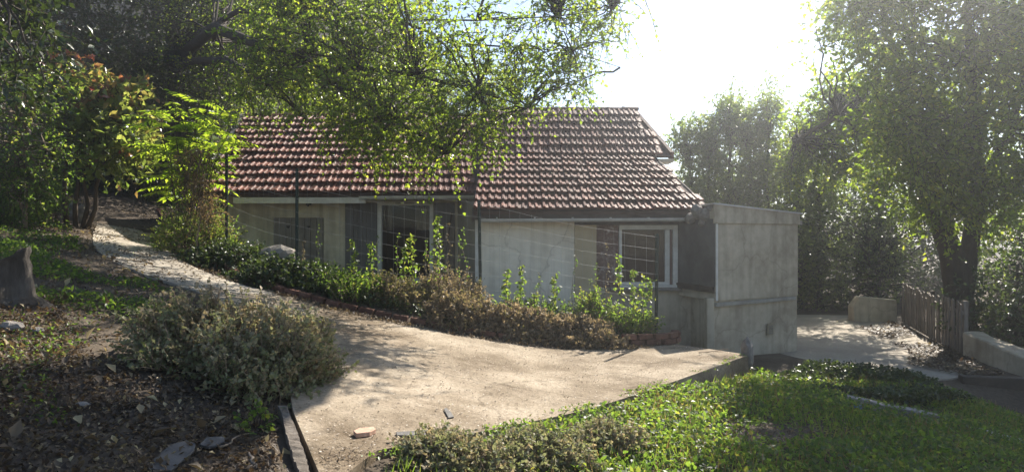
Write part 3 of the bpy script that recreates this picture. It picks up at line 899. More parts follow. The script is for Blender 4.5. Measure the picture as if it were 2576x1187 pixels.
HB().box(fx0 + 0.052, fx1 - 0.24, WR + 0.01, WR + 0.016, oz0 + 0.053, oz1 - 0.087).put('pane', M['glass'], fh, win)
HB().box(fx0 - 0.5, fx1 + 0.1, WR + 0.29, WR + 0.33, oz0 - 0.3, oz1 + 0.3).put('room_back', M['blackhole'], fh)

# roof: gentle lower slope, steeper upper slope
ER, EZR = 12.284, 2.044
S1, S2 = R(25.7), R(36.0)
r1, r2 = 8, 6
d1 = Vector((0, math.cos(S1), math.sin(S1))); d2 = Vector((0, math.cos(S2), math.sin(S2)))
e0 = Vector((px(1192, ER), ER, EZR)); e1 = Vector((px(1788, ER), ER, EZR))
k0 = Vector((e0.x + 0.03, 0, 0)) + Vector((0, ER, EZR)) + d1 * (r1 * PITCH); k1 = Vector((px(1642, k0.y), k0.y, k0.z))
u1 = Vector((px(1686, k0.y), k0.y, k0.z + 0.015))
t0 = Vector((px(1226, 16.9), 0, 0)) + Vector((0, k0.y, k0.z)) + d2 * (r2 * PITCH + 0.03); t1 = Vector((px(1588, t0.y), t0.y, t0.z))
n1 = Vector((0, -math.sin(S1), math.cos(S1))); n2 = Vector((0, -math.sin(S2), math.cos(S2)))
b = HB().hexa([tuple(p - n1 * 0.06) for p in (e0, e1, k1, k0)] + [tuple(p) for p in (e0, e1, k1, k0)])
b.hexa([tuple(p - n2 * 0.06) for p in (k0, u1, t1, t0)] + [tuple(p) for p in (k0, u1, t1, t0)])
bk = [t0, t1, Vector((t1.x, 21.4, 2.28)), Vector((t0.x, 21.4, 2.28))]
b.hexa([tuple(p - Vector((0, 0, 0.09))) for p in bk] + [tuple(p) for p in bk])
roofR = b.put('roof', M['deck'], fh)


def row_fit(a0, a1, b0, b1, rows):
    st, ct = [], []
    for r in range(rows):
        t = (r + 0.3) / rows
        l = a0.x + (b0.x - a0.x) * t; h = a1.x + (b1.x - a1.x) * t
        st.append(l - FO.x); ct.append(int((h - l) / 0.25 + 0.35))
    return st, ct


st, ct = row_fit(e0, e1, k0, k1, r1)
lay_tiles(roofR, TG, Vector((0, ER - FO.y, EZR - FO.z)), S1, r1, st, ct, seed=5)
st, ct = row_fit(k0, u1, t0, t1, r2)
lay_tiles(roofR, TG, Vector((0, k0.y - FO.y, k0.z - FO.z + 0.02)), S2, r2, st, ct, seed=6)
rm = ridge_tile_mesh('ridge_tile', M['tilegrey'])
x = t0.x
while x < t1.x - 0.2:
    o = bpy.data.objects.new('ridge_tile', rm); o.location = Vector((x, t0.y + 0.02, t0.z - 0.01 + random.uniform(-0.008, 0.008))) - FO; link(o, roofR); x += 0.375


def board(a, b, w0, w1, h0, h1, name, m, root, parent):
    q = [a + Vector((w0, 0, h0)), a + Vector((w1, 0, h0)), b + Vector((w1, 0, h0)), b + Vector((w0, 0, h0))]
    q2 = [p + Vector((0, 0, h1 - h0)) for p in q]
    return HB().hexa([tuple(p) for p in q + q2]).put(name, m, root, parent)


board(u1, t1, 0.005, 0.085, -0.12, 0.075, 'verge_board', M['tilegrey'], fh, roofR)
board(e1, k1, 0.0, 0.03, -0.12, 0.02, 'verge_board', M['darkwood'], fh, roofR)
board(e0, k0, -0.035, -0.003, -0.2, 0.03, 'verge_board', M['darkwood'], fh, roofR)
board(k0, t0, -0.035, -0.003, -0.2, 0.03, 'verge_board', M['darkwood'], fh, roofR)
HB().box(k1.x + 0.02, u1.x + 0.07, k1.y - 0.04, k1.y + 0.5, k1.z - 0.13, k1.z - 0.06).put('eave_return', M['stone'], fh, roofR)
HB().box(e0.x, e1.x - 0.1, ER + 0.05, ER + 0.08, 1.893, 2.0).put('fascia', M['darkwood'], fh, roofR)
HB().box(e0.x, e1.x - 0.1, ER + 0.081, WR + 0.1, 1.938, 1.972).put('soffit', M['darkwood'], fh, roofR)
gz = pz(551, ER)
gutter(px(1206, ER), px(1765, ER), ER - 0.03, gz, gz + 0.02, 0.062, fh, roofR)
for k in range(6):
    xg = px(1250 + 95 * k, ER)
    HB().box(xg - 0.012, xg + 0.012, ER - 0.1, ER + 0.05, gz + 0.012, gz + 0.03).put('gutter_bracket', M['zinc'], fh, roofR)
# gable and rear walls
HB().add([(3.05, WR + 0.3, -1.1), (3.05, 21.0, -1.1), (3.05, 21.0, 2.33), (3.05, 16.9, 4.5), (3.05, 15.05, 3.15), (3.05, WR + 0.3, 2.08)] + [(2.85, WR + 0.3, -1.1), (2.85, 21.0, -1.1), (2.85, 21.0, 2.33), (2.85, 16.9, 4.5), (2.85, 15.05, 3.15), (2.85, WR + 0.3, 2.08)],
         [(5, 4, 3, 2, 1, 0), (6, 7, 8, 9, 10, 11)] + [(k, (k + 1) % 6, 6 + (k + 1) % 6, 6 + k) for k in range(6)]).put('gable_wall', M['greywall'], fh)

# annex
A = (px(1800, 11.5), 11.5); Bc = (px(2007, 12.62), 12.62); Cc = (px(1704, WR) + 0.02, WR + 0.019)
Db = (Bc[0] - 0.5, 16.0); Eb = (3.27, 15.8)
ATOP = lambda x, y: 2.073 - 0.065 * (x - A[0])
HB().prism([Cc, A, Bc, Db, Eb], 0.4955, ATOP).put('annex_wall', M['greywall'], fh)
Al = (A[0] - 0.02, A[1] + 0.05)
HB().prism([(3.36, WR - 0.34), Al, (Bc[0] - 0.012, Bc[1] + 0.008), (Db[0] - 0.02, Db[1] - 0.02), (Eb[0] + 0.05, Eb[1] - 0.02)], -1.2, 0.494).put('annex_base', M['greywall'], fh)
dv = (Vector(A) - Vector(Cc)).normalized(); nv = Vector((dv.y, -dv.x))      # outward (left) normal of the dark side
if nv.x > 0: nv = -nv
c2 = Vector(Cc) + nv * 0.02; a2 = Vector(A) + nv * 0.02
HB().hexa([(c2.x, c2.y, 0.732), (a2.x, a2.y, 0.732), (A[0] - 0.002, A[1] + 0.002, 0.732), (Cc[0], Cc[1], 0.732), (c2.x, c2.y, 1.893), (a2.x, a2.y, 1.893), (A[0] - 0.002, A[1] + 0.002, 1.893), (Cc[0], Cc[1], 1.893)]).put('side_shade_panel', M['shaded_face'], fh)  # dark panel carrying the shade of the annex's left face
HB().hexa([(c2.x - 0.05, c2.y, 0.631), (a2.x - 0.03, a2.y, 0.631), (A[0] - 0.002, A[1] + 0.03, 0.631), (Cc[0], Cc[1], 0.631), (c2.x - 0.05, c2.y, 0.729), (a2.x - 0.03, a2.y, 0.729), (A[0] - 0.002, A[1] + 0.03, 0.729), (Cc[0], Cc[1], 0.729)]).put('side_ledge', M['darkwood'], fh)
fd = (Vector(Bc) - Vector(A)).normalized(); fn = Vector((fd.y, -fd.x))


def on_face(t0, t1, z0, z1, out0, out1, name, m, parent=None, dz=(0, 0)):
    p = Vector(A) + fd * t0; q = Vector(A) + fd * t1
    c = [p + fn * out1, q + fn * out1, q + fn * out0, p + fn * out0]
    zz0 = (z0, z0 + dz[0], z0 + dz[0], z0); zz1 = (z1, z1 + dz[1], z1 + dz[1], z1)
    return HB().hexa([(w.x, w.y, z) for w, z in zip(c, zz0)] + [(w.x, w.y, z) for w, z in zip(c, zz1)]).put(name, m, fh, parent, bevel=0.004)


FL = (Vector(Bc) - Vector(A)).length
on_face(-0.06, FL + 0.02, 1.814, 2.135, 0.002, 0.035, 'annex_fascia', M['greywall'], dz=(0.0, -0.115))
on_face(-0.02, FL - 0.12, 0.40, 0.462, 0.002, 0.05, 'ledge', M['stone'], dz=(0.02, 0.02))
on_face(0.0, 0.05, 0.4965, 1.81, 0.002, 0.014, 'corner_strip', M['frame'])
vt = on_face(FL * 0.60, FL * 0.60 + 0.16, -0.18, 0.02, 0.002, 0.02, 'vent_grille', M['vent'])
for k in range(4):
    on_face(FL * 0.60 + 0.02, FL * 0.60 + 0.14, -0.155 + 0.04 * k, -0.138 + 0.04 * k, 0.021, 0.028, 'louvre', M['mortar'], vt)
HB().prism([(A[0] - 0.14, A[1] + 0.02), (A[0] - 0.025, A[1] - 0.02), (A[0] - 0.025, A[1] + 0.15), (A[0] - 0.14, A[1] + 0.2)], -1.2, 0.54).put('pier', M['greywall'], fh, bevel=0.01)
HB().tube([(px(1773, 12.1), 12.1, 0.608), (px(1773, 12.1), 12.1, -1.2)], 0.05, 10).put('downpipe', M['zinc'], fh)
top = [(Vector(A) - fd * 0.1 + fn * 0.06), Vector(Bc) + fd * 0.06 + fn * 0.06, Vector(Db) + Vector((0.06, 0.05)), Vector(Eb)]
HB().prism([(p.x, p.y) for p in top], lambda x, y: ATOP(x, y) + 0.06, lambda x, y: ATOP(x, y) + 0.085).put('flat_roof', M['zinc'], fh)
HB().box(Bc[0] - 0.1, Bc[0] + 0.42, 13.4, 14.1, 1.825, 1.904).put('eave_return', M['palewood'], fh)
for k, (dx, dy, dz, r) in enumerate(((-0.18, 0.45, -0.02, 0.13), (-0.05, 0.28, -0.1, 0.12), (-0.28, 0.6, -0.14, 0.1), (0.02, 0.18, 0.02, 0.09), (-0.12, 0.35, -0.2, 0.09))):
    bm = bmesh.new(); bmesh.ops.create_icosphere(bm, subdivisions=2, radius=r)
    me = bpy.data.meshes.new('mortar_lump'); bm.to_mesh(me); bm.free(); roughen(me, r * 0.55, 6, seed=k); me.materials.append(M['mortar'])
    o = bpy.data.objects.new('mortar_lump', me); o.location = Vector((A[0] + dx, A[1] + dy, 2.05 + dz)) - FO; link(o, fh)
HAZE = 0.0046


# ================================================================== garden edging, fence and small built things
def brick_mesh(L):
    return MB().box(-L / 2, L / 2, -0.055, 0.055, 0, 0.075).mesh('brick', M['brick'], bevel=0.006)


edging = empty('brick_edging', (EDGE[7][0], EDGE[7][1], float(paving_h(*EDGE[7]))))
tag(edging, 'curved low brick edging between the flower bed and the paving', 'edging')
bmz = [brick_mesh(0.215), brick_mesh(0.205)]
line = []
for k in range(len(EDGE) - 1):
    p = Vector(EDGE[k]); q = Vector(EDGE[k + 1])
    s = max(2, int((q - p).length / 0.02))
    line += [p.lerp(q, t / s) for t in range(s)]
rnd = random.Random(9)
for course in range(2):
    acc = 0.11 * course; nxt = 0
    for k in range(1, len(line)):
        acc += (line[k] - line[k - 1]).length
        if acc >= 0.225:
            acc = 0
            p = line[k]; d = (line[min(k + 5, len(line) - 1)] - line[max(0, k - 5)]).normalized()
            if course == 1 and (p.x < 1.5 or rnd.random() < 0.08): continue
            o = bpy.data.objects.new('brick', rnd.choice(bmz))
            z = float(paving_h(p.x, p.y))
            o.location = Vector((p.x, p.y, z + 0.012 + 0.082 * course)) - edging.location
            o.rotation_euler = (rnd.gauss(0, 0.03), rnd.gauss(0, 0.02) + math.atan2(-(float(paving_h(p.x + d.x * .1, p.y + d.y * .1)) - z), 0.1), math.atan2(d.y, d.x) + rnd.gauss(0, 0.04))
            link(o, edging)

# wire fence on four green posts
posts = [(px(570, 12.0), 12.0, pz(384, 12.0)), (px(747, 10.5), 10.5, pz(424, 10.5)), (px(1205, 10.6), 10.6, pz(503, 10.6)), (px(1653, 10.3), 10.3, pz(588, 10.3))]
feet = [float(ground_h(p[0], p[1])) for p in posts]
fence = empty('wire_fence', (posts[2][0], posts[2][1], feet[2]))
tag(fence, 'sagging galvanised wire fence on dark green posts across the flower bed', 'fence')
FW = Vector(fence.location)
for (x, y, z), g, lean in zip(posts, feet, (0.0, 0.0, 0.035, -0.02)):
    b = HB().tube([(x + lean, y, g - 0.3), (x, y, z - 0.02), (x, y, z)], [0.026, 0.026, 0.02], 8)
    b.put('post', M['green_metal'], fence)
NS = 9
for i in range(3):
    a, b_ = Vector(posts[i]), Vector(posts[i + 1])
    ga, gb = feet[i] + 0.1, feet[i + 1] + 0.1
    for s in range(NS):
        t = s / (NS - 1)
        p = Vector((a.x, a.y - 0.028, a.z - 0.05 + (ga - a.z) * t)); q = Vector((b_.x, b_.y - 0.028, b_.z - 0.05 + (gb - b_.z) * t))
        sag = rnd.uniform(0.01, 0.05) * (1.5 if s < 2 else 1)
        pts = [p.lerp(q, k / 14) + Vector((0, 0, -sag * math.sin(math.pi * k / 14) + rnd.uniform(-0.004, 0.004))) for k in range(15)]
        HB().tube(pts, 0.0017, 4, cap=False).put('strand', M['wire'], fence)
    n = int((b_ - a).length / 0.16)
    va, vb = [], []
    for k in range(1, n):
        t = k / n
        top = a.lerp(b_, t); top.z -= 0.05 + 0.03 * math.sin(math.pi * t); g = ga + (gb - ga) * t
        xo = rnd.uniform(-0.02, 0.02)
        va.append((top.x + xo, top.y - 0.028, top.z)); vb.append((top.x - xo, top.y - 0.028, g))
    v, f = twig_arrays(np.array(va) - np.array(FW), np.array(vb) - np.array(FW), np.full(len(va), 0.0014), np.full(len(va), 0.0014))
    mesh_obj('upright_wires', v, f, M['wire'], fence, kind='stuff')

# weathered plank on edge along the patio
p0 = Vector((-1.56, 4.72)); p1 = Vector((-0.98, 3.45))
d = (p1 - p0).normalized(); nn = Vector((-d.y, d.x))
b = MB(); ring = []
zt = [float(paving_h(p.x, p.y)) for p in (p0, p1)]
rnd = random.Random(4)
N = 44
for k in range(N + 1):
    t = k / N; p = p0.lerp(p1, t); z = zt[0] + (zt[1] - zt[0]) * t
    w = 0.034 + rnd.uniform(-0.003, 0.003) - 0.01 * max(0, math.sin(t * 9)); h = 0.016 + rnd.uniform(-0.006, 0.006) + 0.008 * math.sin(t * 7)
    for s, zz in ((-w, -0.25), (w, -0.25), (w, h + rnd.uniform(-.008, .008)), (-w, h - 0.008)):
        q = p - nn * s - nn * -0.0 ; ring.append((q.x - 0.045, q.y, z + zz))
fs = []
for k in range(N):
    for s in range(4):
        a_ = k * 4 + s; b2 = k * 4 + (s + 1) % 4
        fs.append((a_, b2, b2 + 4, a_ + 4))
fs += [(3, 2, 1, 0), (4 * N, 4 * N + 1, 4 * N + 2, 4 * N + 3)]
b.add(ring, fs)
o = b.build('edging_plank', M['greywood'])
tag(o, 'split weathered plank set on edge along the near side of the patio', 'plank')

# crumbling stub at the slab's corner
zc = float(paving_h(3.1, 9.2))
# (stub itself is made with the rocks below)


def shard(name, label, cat, pxs, th, m, surf=paving_h, lift=0.004, tilt=(0, 0), seed=0):
    pts = [ground_hit(x, y, surf) for x, y in pxs]
    c = sum(pts, Vector()) / len(pts)
    r = random.Random(seed)
    n = len(pts)
    vs = []
    for up in (0, th):
        for p in pts:
            q = p - c
            vs.append((q.x, q.y, q.z + up + lift + q.x * tilt[0] + q.y * tilt[1]))
    fs = [tuple(range(n - 1, -1, -1)), tuple(range(n, 2 * n))] + [(k, (k + 1) % n, n + (k + 1) % n, n + k) for k in range(n)]
    o = MB().add(vs, fs).build(name, m, bevel=0.002)
    o.location = c
    return tag(o, label, cat)


shard('tile_fragment', 'pinkish broken clay tile piece lying on the patio', 'tile piece', [(889, 1098), (903, 1090), (940, 1086), (946, 1092), (930, 1099), (896, 1104)], 0.03, M['terra'])
shard('slate_fragment', 'long flat grey slate strip lying near the low dry weeds on the patio', 'slate', [(996, 1092), (1040, 1089), (1076, 1086), (1090, 1092), (1086, 1101), (1040, 1100), (998, 1099)], 0.012, M['slate'])
shard('slate_fragment', 'small pointed grey slate flake on the open patio', 'slate', [(1116, 1033), (1122, 1029), (1136, 1042), (1142, 1053), (1128, 1056)], 0.01, M['slate'])
shard('slate_fragment', 'large grey slate lying in the leaf litter at the bottom edge', 'slate', [(372, 1187), (392, 1160), (430, 1138), (470, 1128), (492, 1136), (488, 1150), (462, 1170), (430, 1195)], 0.014, M['slate'], ground_h, 0.02, (0.03, 0.08))
shard('slate_fragment', 'small curled dark slate beside the large slate in the leaf litter', 'slate', [(502, 1132), (520, 1118), (560, 1116), (584, 1124), (560, 1131), (525, 1138)], 0.014, M['slate'], ground_h, 0.02, (-0.1, 0.1))


def stick(name, label, a, b, r0, r1, m, surf=ground_h, cat='stick', lift=0.015, bend=0.02, n=7):
    A_ = ground_hit(*a, surf); B_ = ground_hit(*b, surf)
    pts = []
    rr = random.Random(int(a[0]))
    for k in range(n):
        t = k / (n - 1); p = A_.lerp(B_, t)
        p.z = float(surf(p.x, p.y)) + lift + rr.uniform(0, bend); p.x += rr.uniform(-bend, bend)
        pts.append(p - A_)
    o = MB().tube(pts, [r0 + (r1 - r0) * k / (n - 1) for k in range(n)], 6).build(name, m, smooth=True)
    o.location = A_
    return tag(o, label, cat)


stick('stick', 'pale bare stick lying in leaf litter beside the slate', (556, 1140), (628, 1096), 0.007, 0.004, M['drytwig'])
stick('stick', 'short upright-looking forked stick among bright fallen leaves', (640, 1187), (632, 1150), 0.012, 0.008, M['greywood'])
stick('stick', 'dark thin stick lying across the shaded ground', (180, 1125), (235, 1150), 0.008, 0.004, M['twig'])
stick('stick', 'thin dry twig lying on the patio by its pointed corner', (1755, 893), (1835, 882), 0.007, 0.003, M['drytwig'], paving_h)

# stump at the left edge
sp = ground_hit(40, 782)
mb = MB(); n = 18; levels = [(0.0, 1.3), (0.07, 1.1), (0.18, 0.92), (0.3, 0.78), (0.42, 0.72), (0.5, 0.76)]
rnd = random.Random(21)
vs, fs = [], []
for h, s in levels:
    for k in range(n):
        a_ = 2 * math.pi * k / n
        rad = 0.27 * s * (1 + 0.13 * math.sin(2 * a_ + 0.6) + 0.09 * math.sin(5 * a_ + 1) + (0.22 * max(0, math.cos(a_ - 0.1)) ** 4 if h < 0.15 else 0) + rnd.uniform(-.03, .03))
        top = 1 + (0.28 * math.cos(a_ - 0.35) if h > 0.3 else 0)
        vs.append((math.cos(a_) * rad, math.sin(a_) * rad, h * top - 0.05 + (0.03 if h < .1 else 0)))
for l in range(len(levels) - 1):
    for k in range(n):
        fs.append((l * n + k, l * n + (k + 1) % n, (l + 1) * n + (k + 1) % n, (l + 1) * n + k))
ctr = len(vs); vs.append((0.02, 0, 0.36))
for k in range(n): fs.append(((len(levels) - 1) * n + k, (len(levels) - 1) * n + (k + 1) % n, ctr))
o = MB().add(vs, fs).build('tree_stump', M['stumpwood'], smooth=True); roughen(o.data, 0.03, 9, 2, 4)
o.location = (sp.x - 0.28, sp.y + 0.2, sp.z - 0.03)
tag(o, 'old dark tree stump with a slanted top at the picture edge', 'stump')


def rock(name, label, pxy, size, m, seed, surf=ground_h, cat='stone', sink=0.25, at_=None):
    c = at_ or ground_hit(*pxy, surf)
    bm = bmesh.new(); bmesh.ops.create_icosphere(bm, subdivisions=2, radius=1.0)
    me = bpy.data.meshes.new(name); bm.to_mesh(me); bm.free()
    roughen(me, 0.35, 1.2, 0, seed)
    for v in me.vertices: v.co = Vector((v.co.x * size[0], v.co.y * size[1], v.co.z * size[2]))
    me.materials.append(m)
    o = link(bpy.data.objects.new(name, me)); o.location = (c.x, c.y, c.z + size[2] * (1 - sink * 2))
    return tag(o, label, cat)


rock('stone', 'grey stone in front of the dark stump', (28, 832), (0.1, 0.08, 0.05), M['mortar'], 1)
rock('stone', 'small pale stone lying near the stump in the leaf litter', (92, 838), (0.06, 0.05, 0.03), M['mortar'], 2)
rock('stone', 'angular grey stone half hidden behind the big dusty shrub', (206, 1022), (0.05, 0.04, 0.02), M['mortar'], 5)
rock('rock_slab', 'tilted pale rock slab in the ivy below the heart shutters', None, (0.3, 0.16, 0.15), M['mortar'], 3, cat='rock', at_=Vector((px(700, 11.3), 11.3, pz(652, 11.3))))
rock('stone', 'white upright stone at the foot of the red-tinged bush', None, (0.09, 0.07, 0.26), M['palewood'], 4, at_=Vector((px(183, 13.5), 13.5, float(ground_h(px(183, 13.5), 13.5)))))
rock('stone', 'slanted white stone beside the upright one under the red-tinged bush', None, (0.1, 0.07, 0.24), M['palewood'], 6, at_=Vector((px(205, 13.4), 13.4, float(ground_h(px(205, 13.4), 13.4)))))

rock('concrete_stub', 'crumbling concrete stub at the pointed corner of the patio', None, (0.085, 0.13, 0.2), M['mortar'], 8, cat='stub', sink=0.5, at_=Vector((3.2, 9.2, zc)))

# ------------------------------------------------------------------ beside the lane
pf = empty('picket_fence', (8.1, 12.5, -0.6)); tag(pf, 'weathered wooden picket fence leaning along the lane under the big tree', 'fence')
fa, fb = Vector((9.75, 16.9)), Vector((8.15, 12.3))
rnd = random.Random(2)
NP = 25
for k in range(NP):
    t = k / (NP - 1); p = fa.lerp(fb, t); g = float(ground_h(p.x, p.y))
    h = 0.98 + rnd.uniform(-0.05, 0.04); w = 0.05
    d = (fb - fa).normalized()
    b = HB(); q = [p - d * w, p + d * w]; nn = Vector((-d.y, d.x)) * 0.024
    lean = rnd.uniform(-0.03, 0.03)
    b.hexa([(q[0].x, q[0].y, g + 0.03), (q[1].x, q[1].y, g + 0.03), (q[1].x + nn.x, q[1].y + nn.y, g + 0.03), (q[0].x + nn.x, q[0].y + nn.y, g + 0.03),
            (q[0].x + lean, q[0].y, g + h), (q[1].x + lean, q[1].y, g + h - 0.03), (q[1].x + nn.x + lean, q[1].y + nn.y, g + h - 0.03), (q[0].x + nn.x + lean, q[0].y + nn.y, g + h)])
    b.put('picket', M['greywood'], pf)
for zz in (0.25, 0.75):
    HB().slab((fa.x + 0.03, fa.y), (fb.x + 0.03, fb.y), 0.04, (float(ground_h(*fa)) + zz, float(ground_h(*fb)) + zz), (float(ground_h(*fa)) + zz + 0.07, float(ground_h(*fb)) + zz + 0.07), side=1).put('rail', M['greywood'], pf)
for t in (0.02, 0.5, 0.98):
    p = fa.lerp(fb, t); g = float(ground_h(p.x, p.y))
    HB().box(p.x + 0.08, p.x + 0.16, p.y - 0.04, p.y + 0.04, g - 0.3, g + 1.0).put('post', M['greywood'], pf)

b = MB().add([(-0.55, 0, -0.7), (0.5, -0.05, -0.7), (0.5, 0.4, -0.7), (-0.5, 0.45, -0.7), (-0.42, 0.03, 0.06), (0.5, 0.0, -0.02), (0.5, 0.35, -0.02), (-0.35, 0.4, 0.05), (-0.58, 0.02, -0.2), (-0.52, 0.42, -0.2)],
             [(0, 1, 5, 4, 8), (1, 2, 6, 5), (2, 3, 9, 7, 6), (3, 0, 8, 9), (8, 4, 7, 9), (4, 5, 6, 7), (3, 2, 1, 0)])
o = b.build('concrete_block', M['greywall'], bevel=0.02); o.location = (9.15, 16.95, 0.02)
tag(o, 'broken pale concrete wall end at the far side of the lane', 'wall')
b = MB().slab((8.1, 12.15), (7.95, 10.45), 0.35, -1.0, (-0.12, -0.3), side=1)
me = b.mesh('low_wall', M['greywall'], bevel=0.02); roughen(me, 0.03, 2.5, 4, 3)
tag(link(bpy.data.objects.new('low_wall', me)), 'low rendered garden wall beyond the near end of the picket fence', 'wall')
b = MB().slab((6.75, 10.12), (8.6, 9.75), 0.16, -1.1, -0.5, side=1)  # dark bar painted in for the shaded gap below the lane
tag(b.build('shade_strip', M['darkwood'], bevel=0.012), 'dark bar standing for the shaded gap at the foot of the lane', 'shade_strip')
kp = [Vector((5.9, 10.55)), Vector((6.45, 9.85)), Vector((6.8, 9.2)), Vector((7.0, 8.5)), Vector((7.15, 7.7))]
kerb = empty('kerb', (6.8, 9.2, float(ground_h(6.8, 9.2)))); tag(kerb, 'pale concrete kerb curving round the dark foot of the lane', 'kerb')
for k in range(len(kp) - 1):
    for h in range(2):
        p, q = kp[k].lerp(kp[k + 1], h / 2 + 0.01), kp[k].lerp(kp[k + 1], h / 2 + 0.49)
        z0, z1 = float(ground_h(*p)), float(ground_h(*q))
        HB().slab(p, q, 0.12, (z0 - 0.2, z1 - 0.2), (z0 + 0.045, z1 + 0.045), side=-1).put('kerb_stone', M['mortar'], kerb, bevel=0.008)


def beam(name, label, cat, a, b, w, h, m, rough=0.0, sink=0.02, seed=1):
    A_, B_ = ground_hit(*a), ground_hit(*b)
    d = Vector((B_.x - A_.x, B_.y - A_.y)).normalized(); n = Vector((-d.y, d.x)) * w
    mb = MB().hexa([(p.x + q.x - A_.x, p.y + q.y - A_.y, p.z - A_.z + z) for z in (-sink, h) for p, q in ((A_, Vector((0, 0))), (B_, Vector((0, 0))), (B_, n), (A_, n))])
    me = mb.mesh(name, m, bevel=min(w, h) * 0.08)
    if rough: roughen(me, rough, 5, 3, seed)
    o = link(bpy.data.objects.new(name, me)); o.location = A_
    return tag(o, label, cat)


beam('timber_beam', 'heavy grey timber beam lying on the weedy slope', 'beam', (2128, 1022), (2362, 1072), 0.13, 0.11, M['palewood'], 0.016)
beam('edging_stone', 'thin white stone edging showing through the bright weeds', 'edging', (1896, 968), (1976, 984), 0.07, 0.05, M['stone'], 0.006)
beam('pipe', 'straight white plastic pipe lying at the bottom right', 'pipe', (2440, 1084), (2640, 1138), 0.05, 0.05, M['frame'])
m, n_, L_, o_ = new_mat("blue_plastic")
bs = n_.new("ShaderNodeBsdfPrincipled"); nz = n_.new("ShaderNodeTexNoise"); rr = ramp(n_, [(0.3, (0.03, 0.12, 0.5)), (0.7, (0.05, 0.2, 0.7))]); L_.new(nz.outputs[0], rr.inputs[0]); L_.new(rr.outputs[0], bs.inputs["Base Color"]); L_.new(bs.outputs[0], o_.inputs[0]); bs.inputs["Roughness"].default_value = 0.3
shard('plastic_scrap', 'small scrap of blue plastic in the weeds by the beam', 'scrap', [(2146, 1036), (2162, 1034), (2172, 1040), (2158, 1043)], 0.03, m, ground_h, 0.05)


# ================================================================== trees
def px_clumps(poly, n, Yr, r, tw, rng, zmin=None):
    x, y = sample_poly(poly, n, rng)
    out = []
    for a_, b_ in zip(x, y):
        Yd = rng.uniform(*Yr); p = at(a_, b_, Yd)
        out.append((tuple(p), (r * rng.uniform(0.7, 1.3), r * rng.uniform(0.7, 1.3), r * rng.uniform(0.5, 1.0)), tw))
    return out


rng = np.random.default_rng(3)
over_base = (-9.4, 19.0, float(ground_h(-9.4, 19.0)))
T0 = Vector(over_base)
trunkL = [T0, T0 + Vector((0.1, -0.1, 1.2)), T0 + Vector((0.05, -0.3, 2.4)), T0 + Vector((0.2, -0.6, 3.6)), T0 + Vector((0.1, -0.6, 5.2)), T0 + Vector((0.4, -0.9, 7.0))]
bough1 = [trunkL[3], at(540, 70, 14.2), at(640, 110, 13.2), at(790, 180, 12.2), at(900, 245, 11.6), at(990, 300, 11.2), at(1130, 385, 10.8)]
bough2 = [trunkL[3] + Vector((0, 0, .4)), at(600, 28, 13.8), at(800, 42, 12.8), at(1000, 50, 12.2), at(1200, 52, 11.8), at(1400, 42, 11.4), at(1540, 22, 11.0)]
bough3 = [trunkL[3], at(570, 150, 13.8), at(680, 215, 12.8), at(770, 300, 12.2)]
bough4 = [bough1[3], at(900, 170, 11.8), at(1050, 190, 11.4), at(1200, 230, 11.0), at(1330, 270, 10.7)]
bough5 = [bough2[3], at(1150, 110, 11.9), at(1300, 120, 11.5), at(1440, 130, 11.2), at(1560, 170, 10.9)]
cl = px_clumps([(560, -160), (900, -160), (1080, 0), (1300, 40), (1420, 90), (1420, 170), (1370, 250), (1290, 290), (1235, 320), (1190, 350), (1130, 370), (1060, 400), (1000, 380), (900, 350), (820, 320), (740, 310), (650, 270), (600, 200)], 98, (10.2, 12.4), 0.32, 20, rng)
cl += px_clumps([(1330, -230), (1480, -250), (1560, -260), (1720, -330), (1850, -400), (1850, -640), (1600, -560), (1330, -420)], 105, (9.6, 11.0), 0.5, 15, rng)  # unseen clumps above the view, added to shade the left foreground
cl += px_clumps([(660, -100), (1000, -100), (1080, 160), (900, 260), (760, 250), (680, 180)], 40, (12.0, 13.6), 0.42, 18, rng)
cl += px_clumps([(440, -160), (660, -160), (650, 220), (600, 300), (450, 230)], 75, (16.2, 18.6), 0.6, 15, rng)
cl += px_clumps([(760, 280), (980, 310), (1240, 280), (1240, 345), (1180, 385), (1120, 390), (1060, 430), (990, 410), (900, 375)], 36, (10.2, 11.6), 0.36, 9, rng)
cl += px_clumps([(1330, -10), (1600, -10), (1540, 50), (1500, 130), (1490, 190), (1420, 250), (1380, 200)], 34, (10.6, 11.6), 0.3, 9, rng)
tree('overhanging_tree', 'tall small-leaved tree whose drooping boughs hang over the tiled roofs', 'tree', over_base,
     [trunkL, bough1, bough2, bough3, bough4, bough5], [[0.26, 0.12], [0.14, 0.016], [0.07, 0.02, 0.004], [0.10, 0.012], [0.06, 0.008], [0.03, 0.012, 0.004]],
     cl, 0.064, 0.72, M['leaf_over'], per=10, tw=(0.28, 0.68), droop=0.45, net=300, seed=4)

# big dark trees up the slope
def plain_trunk(b, h, lean=(0, 0), n=7, rnd=random.Random(8)):
    b = Vector(b)
    return [b + Vector((lean[0] * (k / n) ** 1.5 + rnd.uniform(-.06, .06), lean[1] * (k / n) ** 1.5 + rnd.uniform(-.06, .06), h * k / n - (0.2 if k == 0 else 0))) for k in range(n + 1)]


def gnd(x, y): return (x, y, float(ground_h(x, y)))


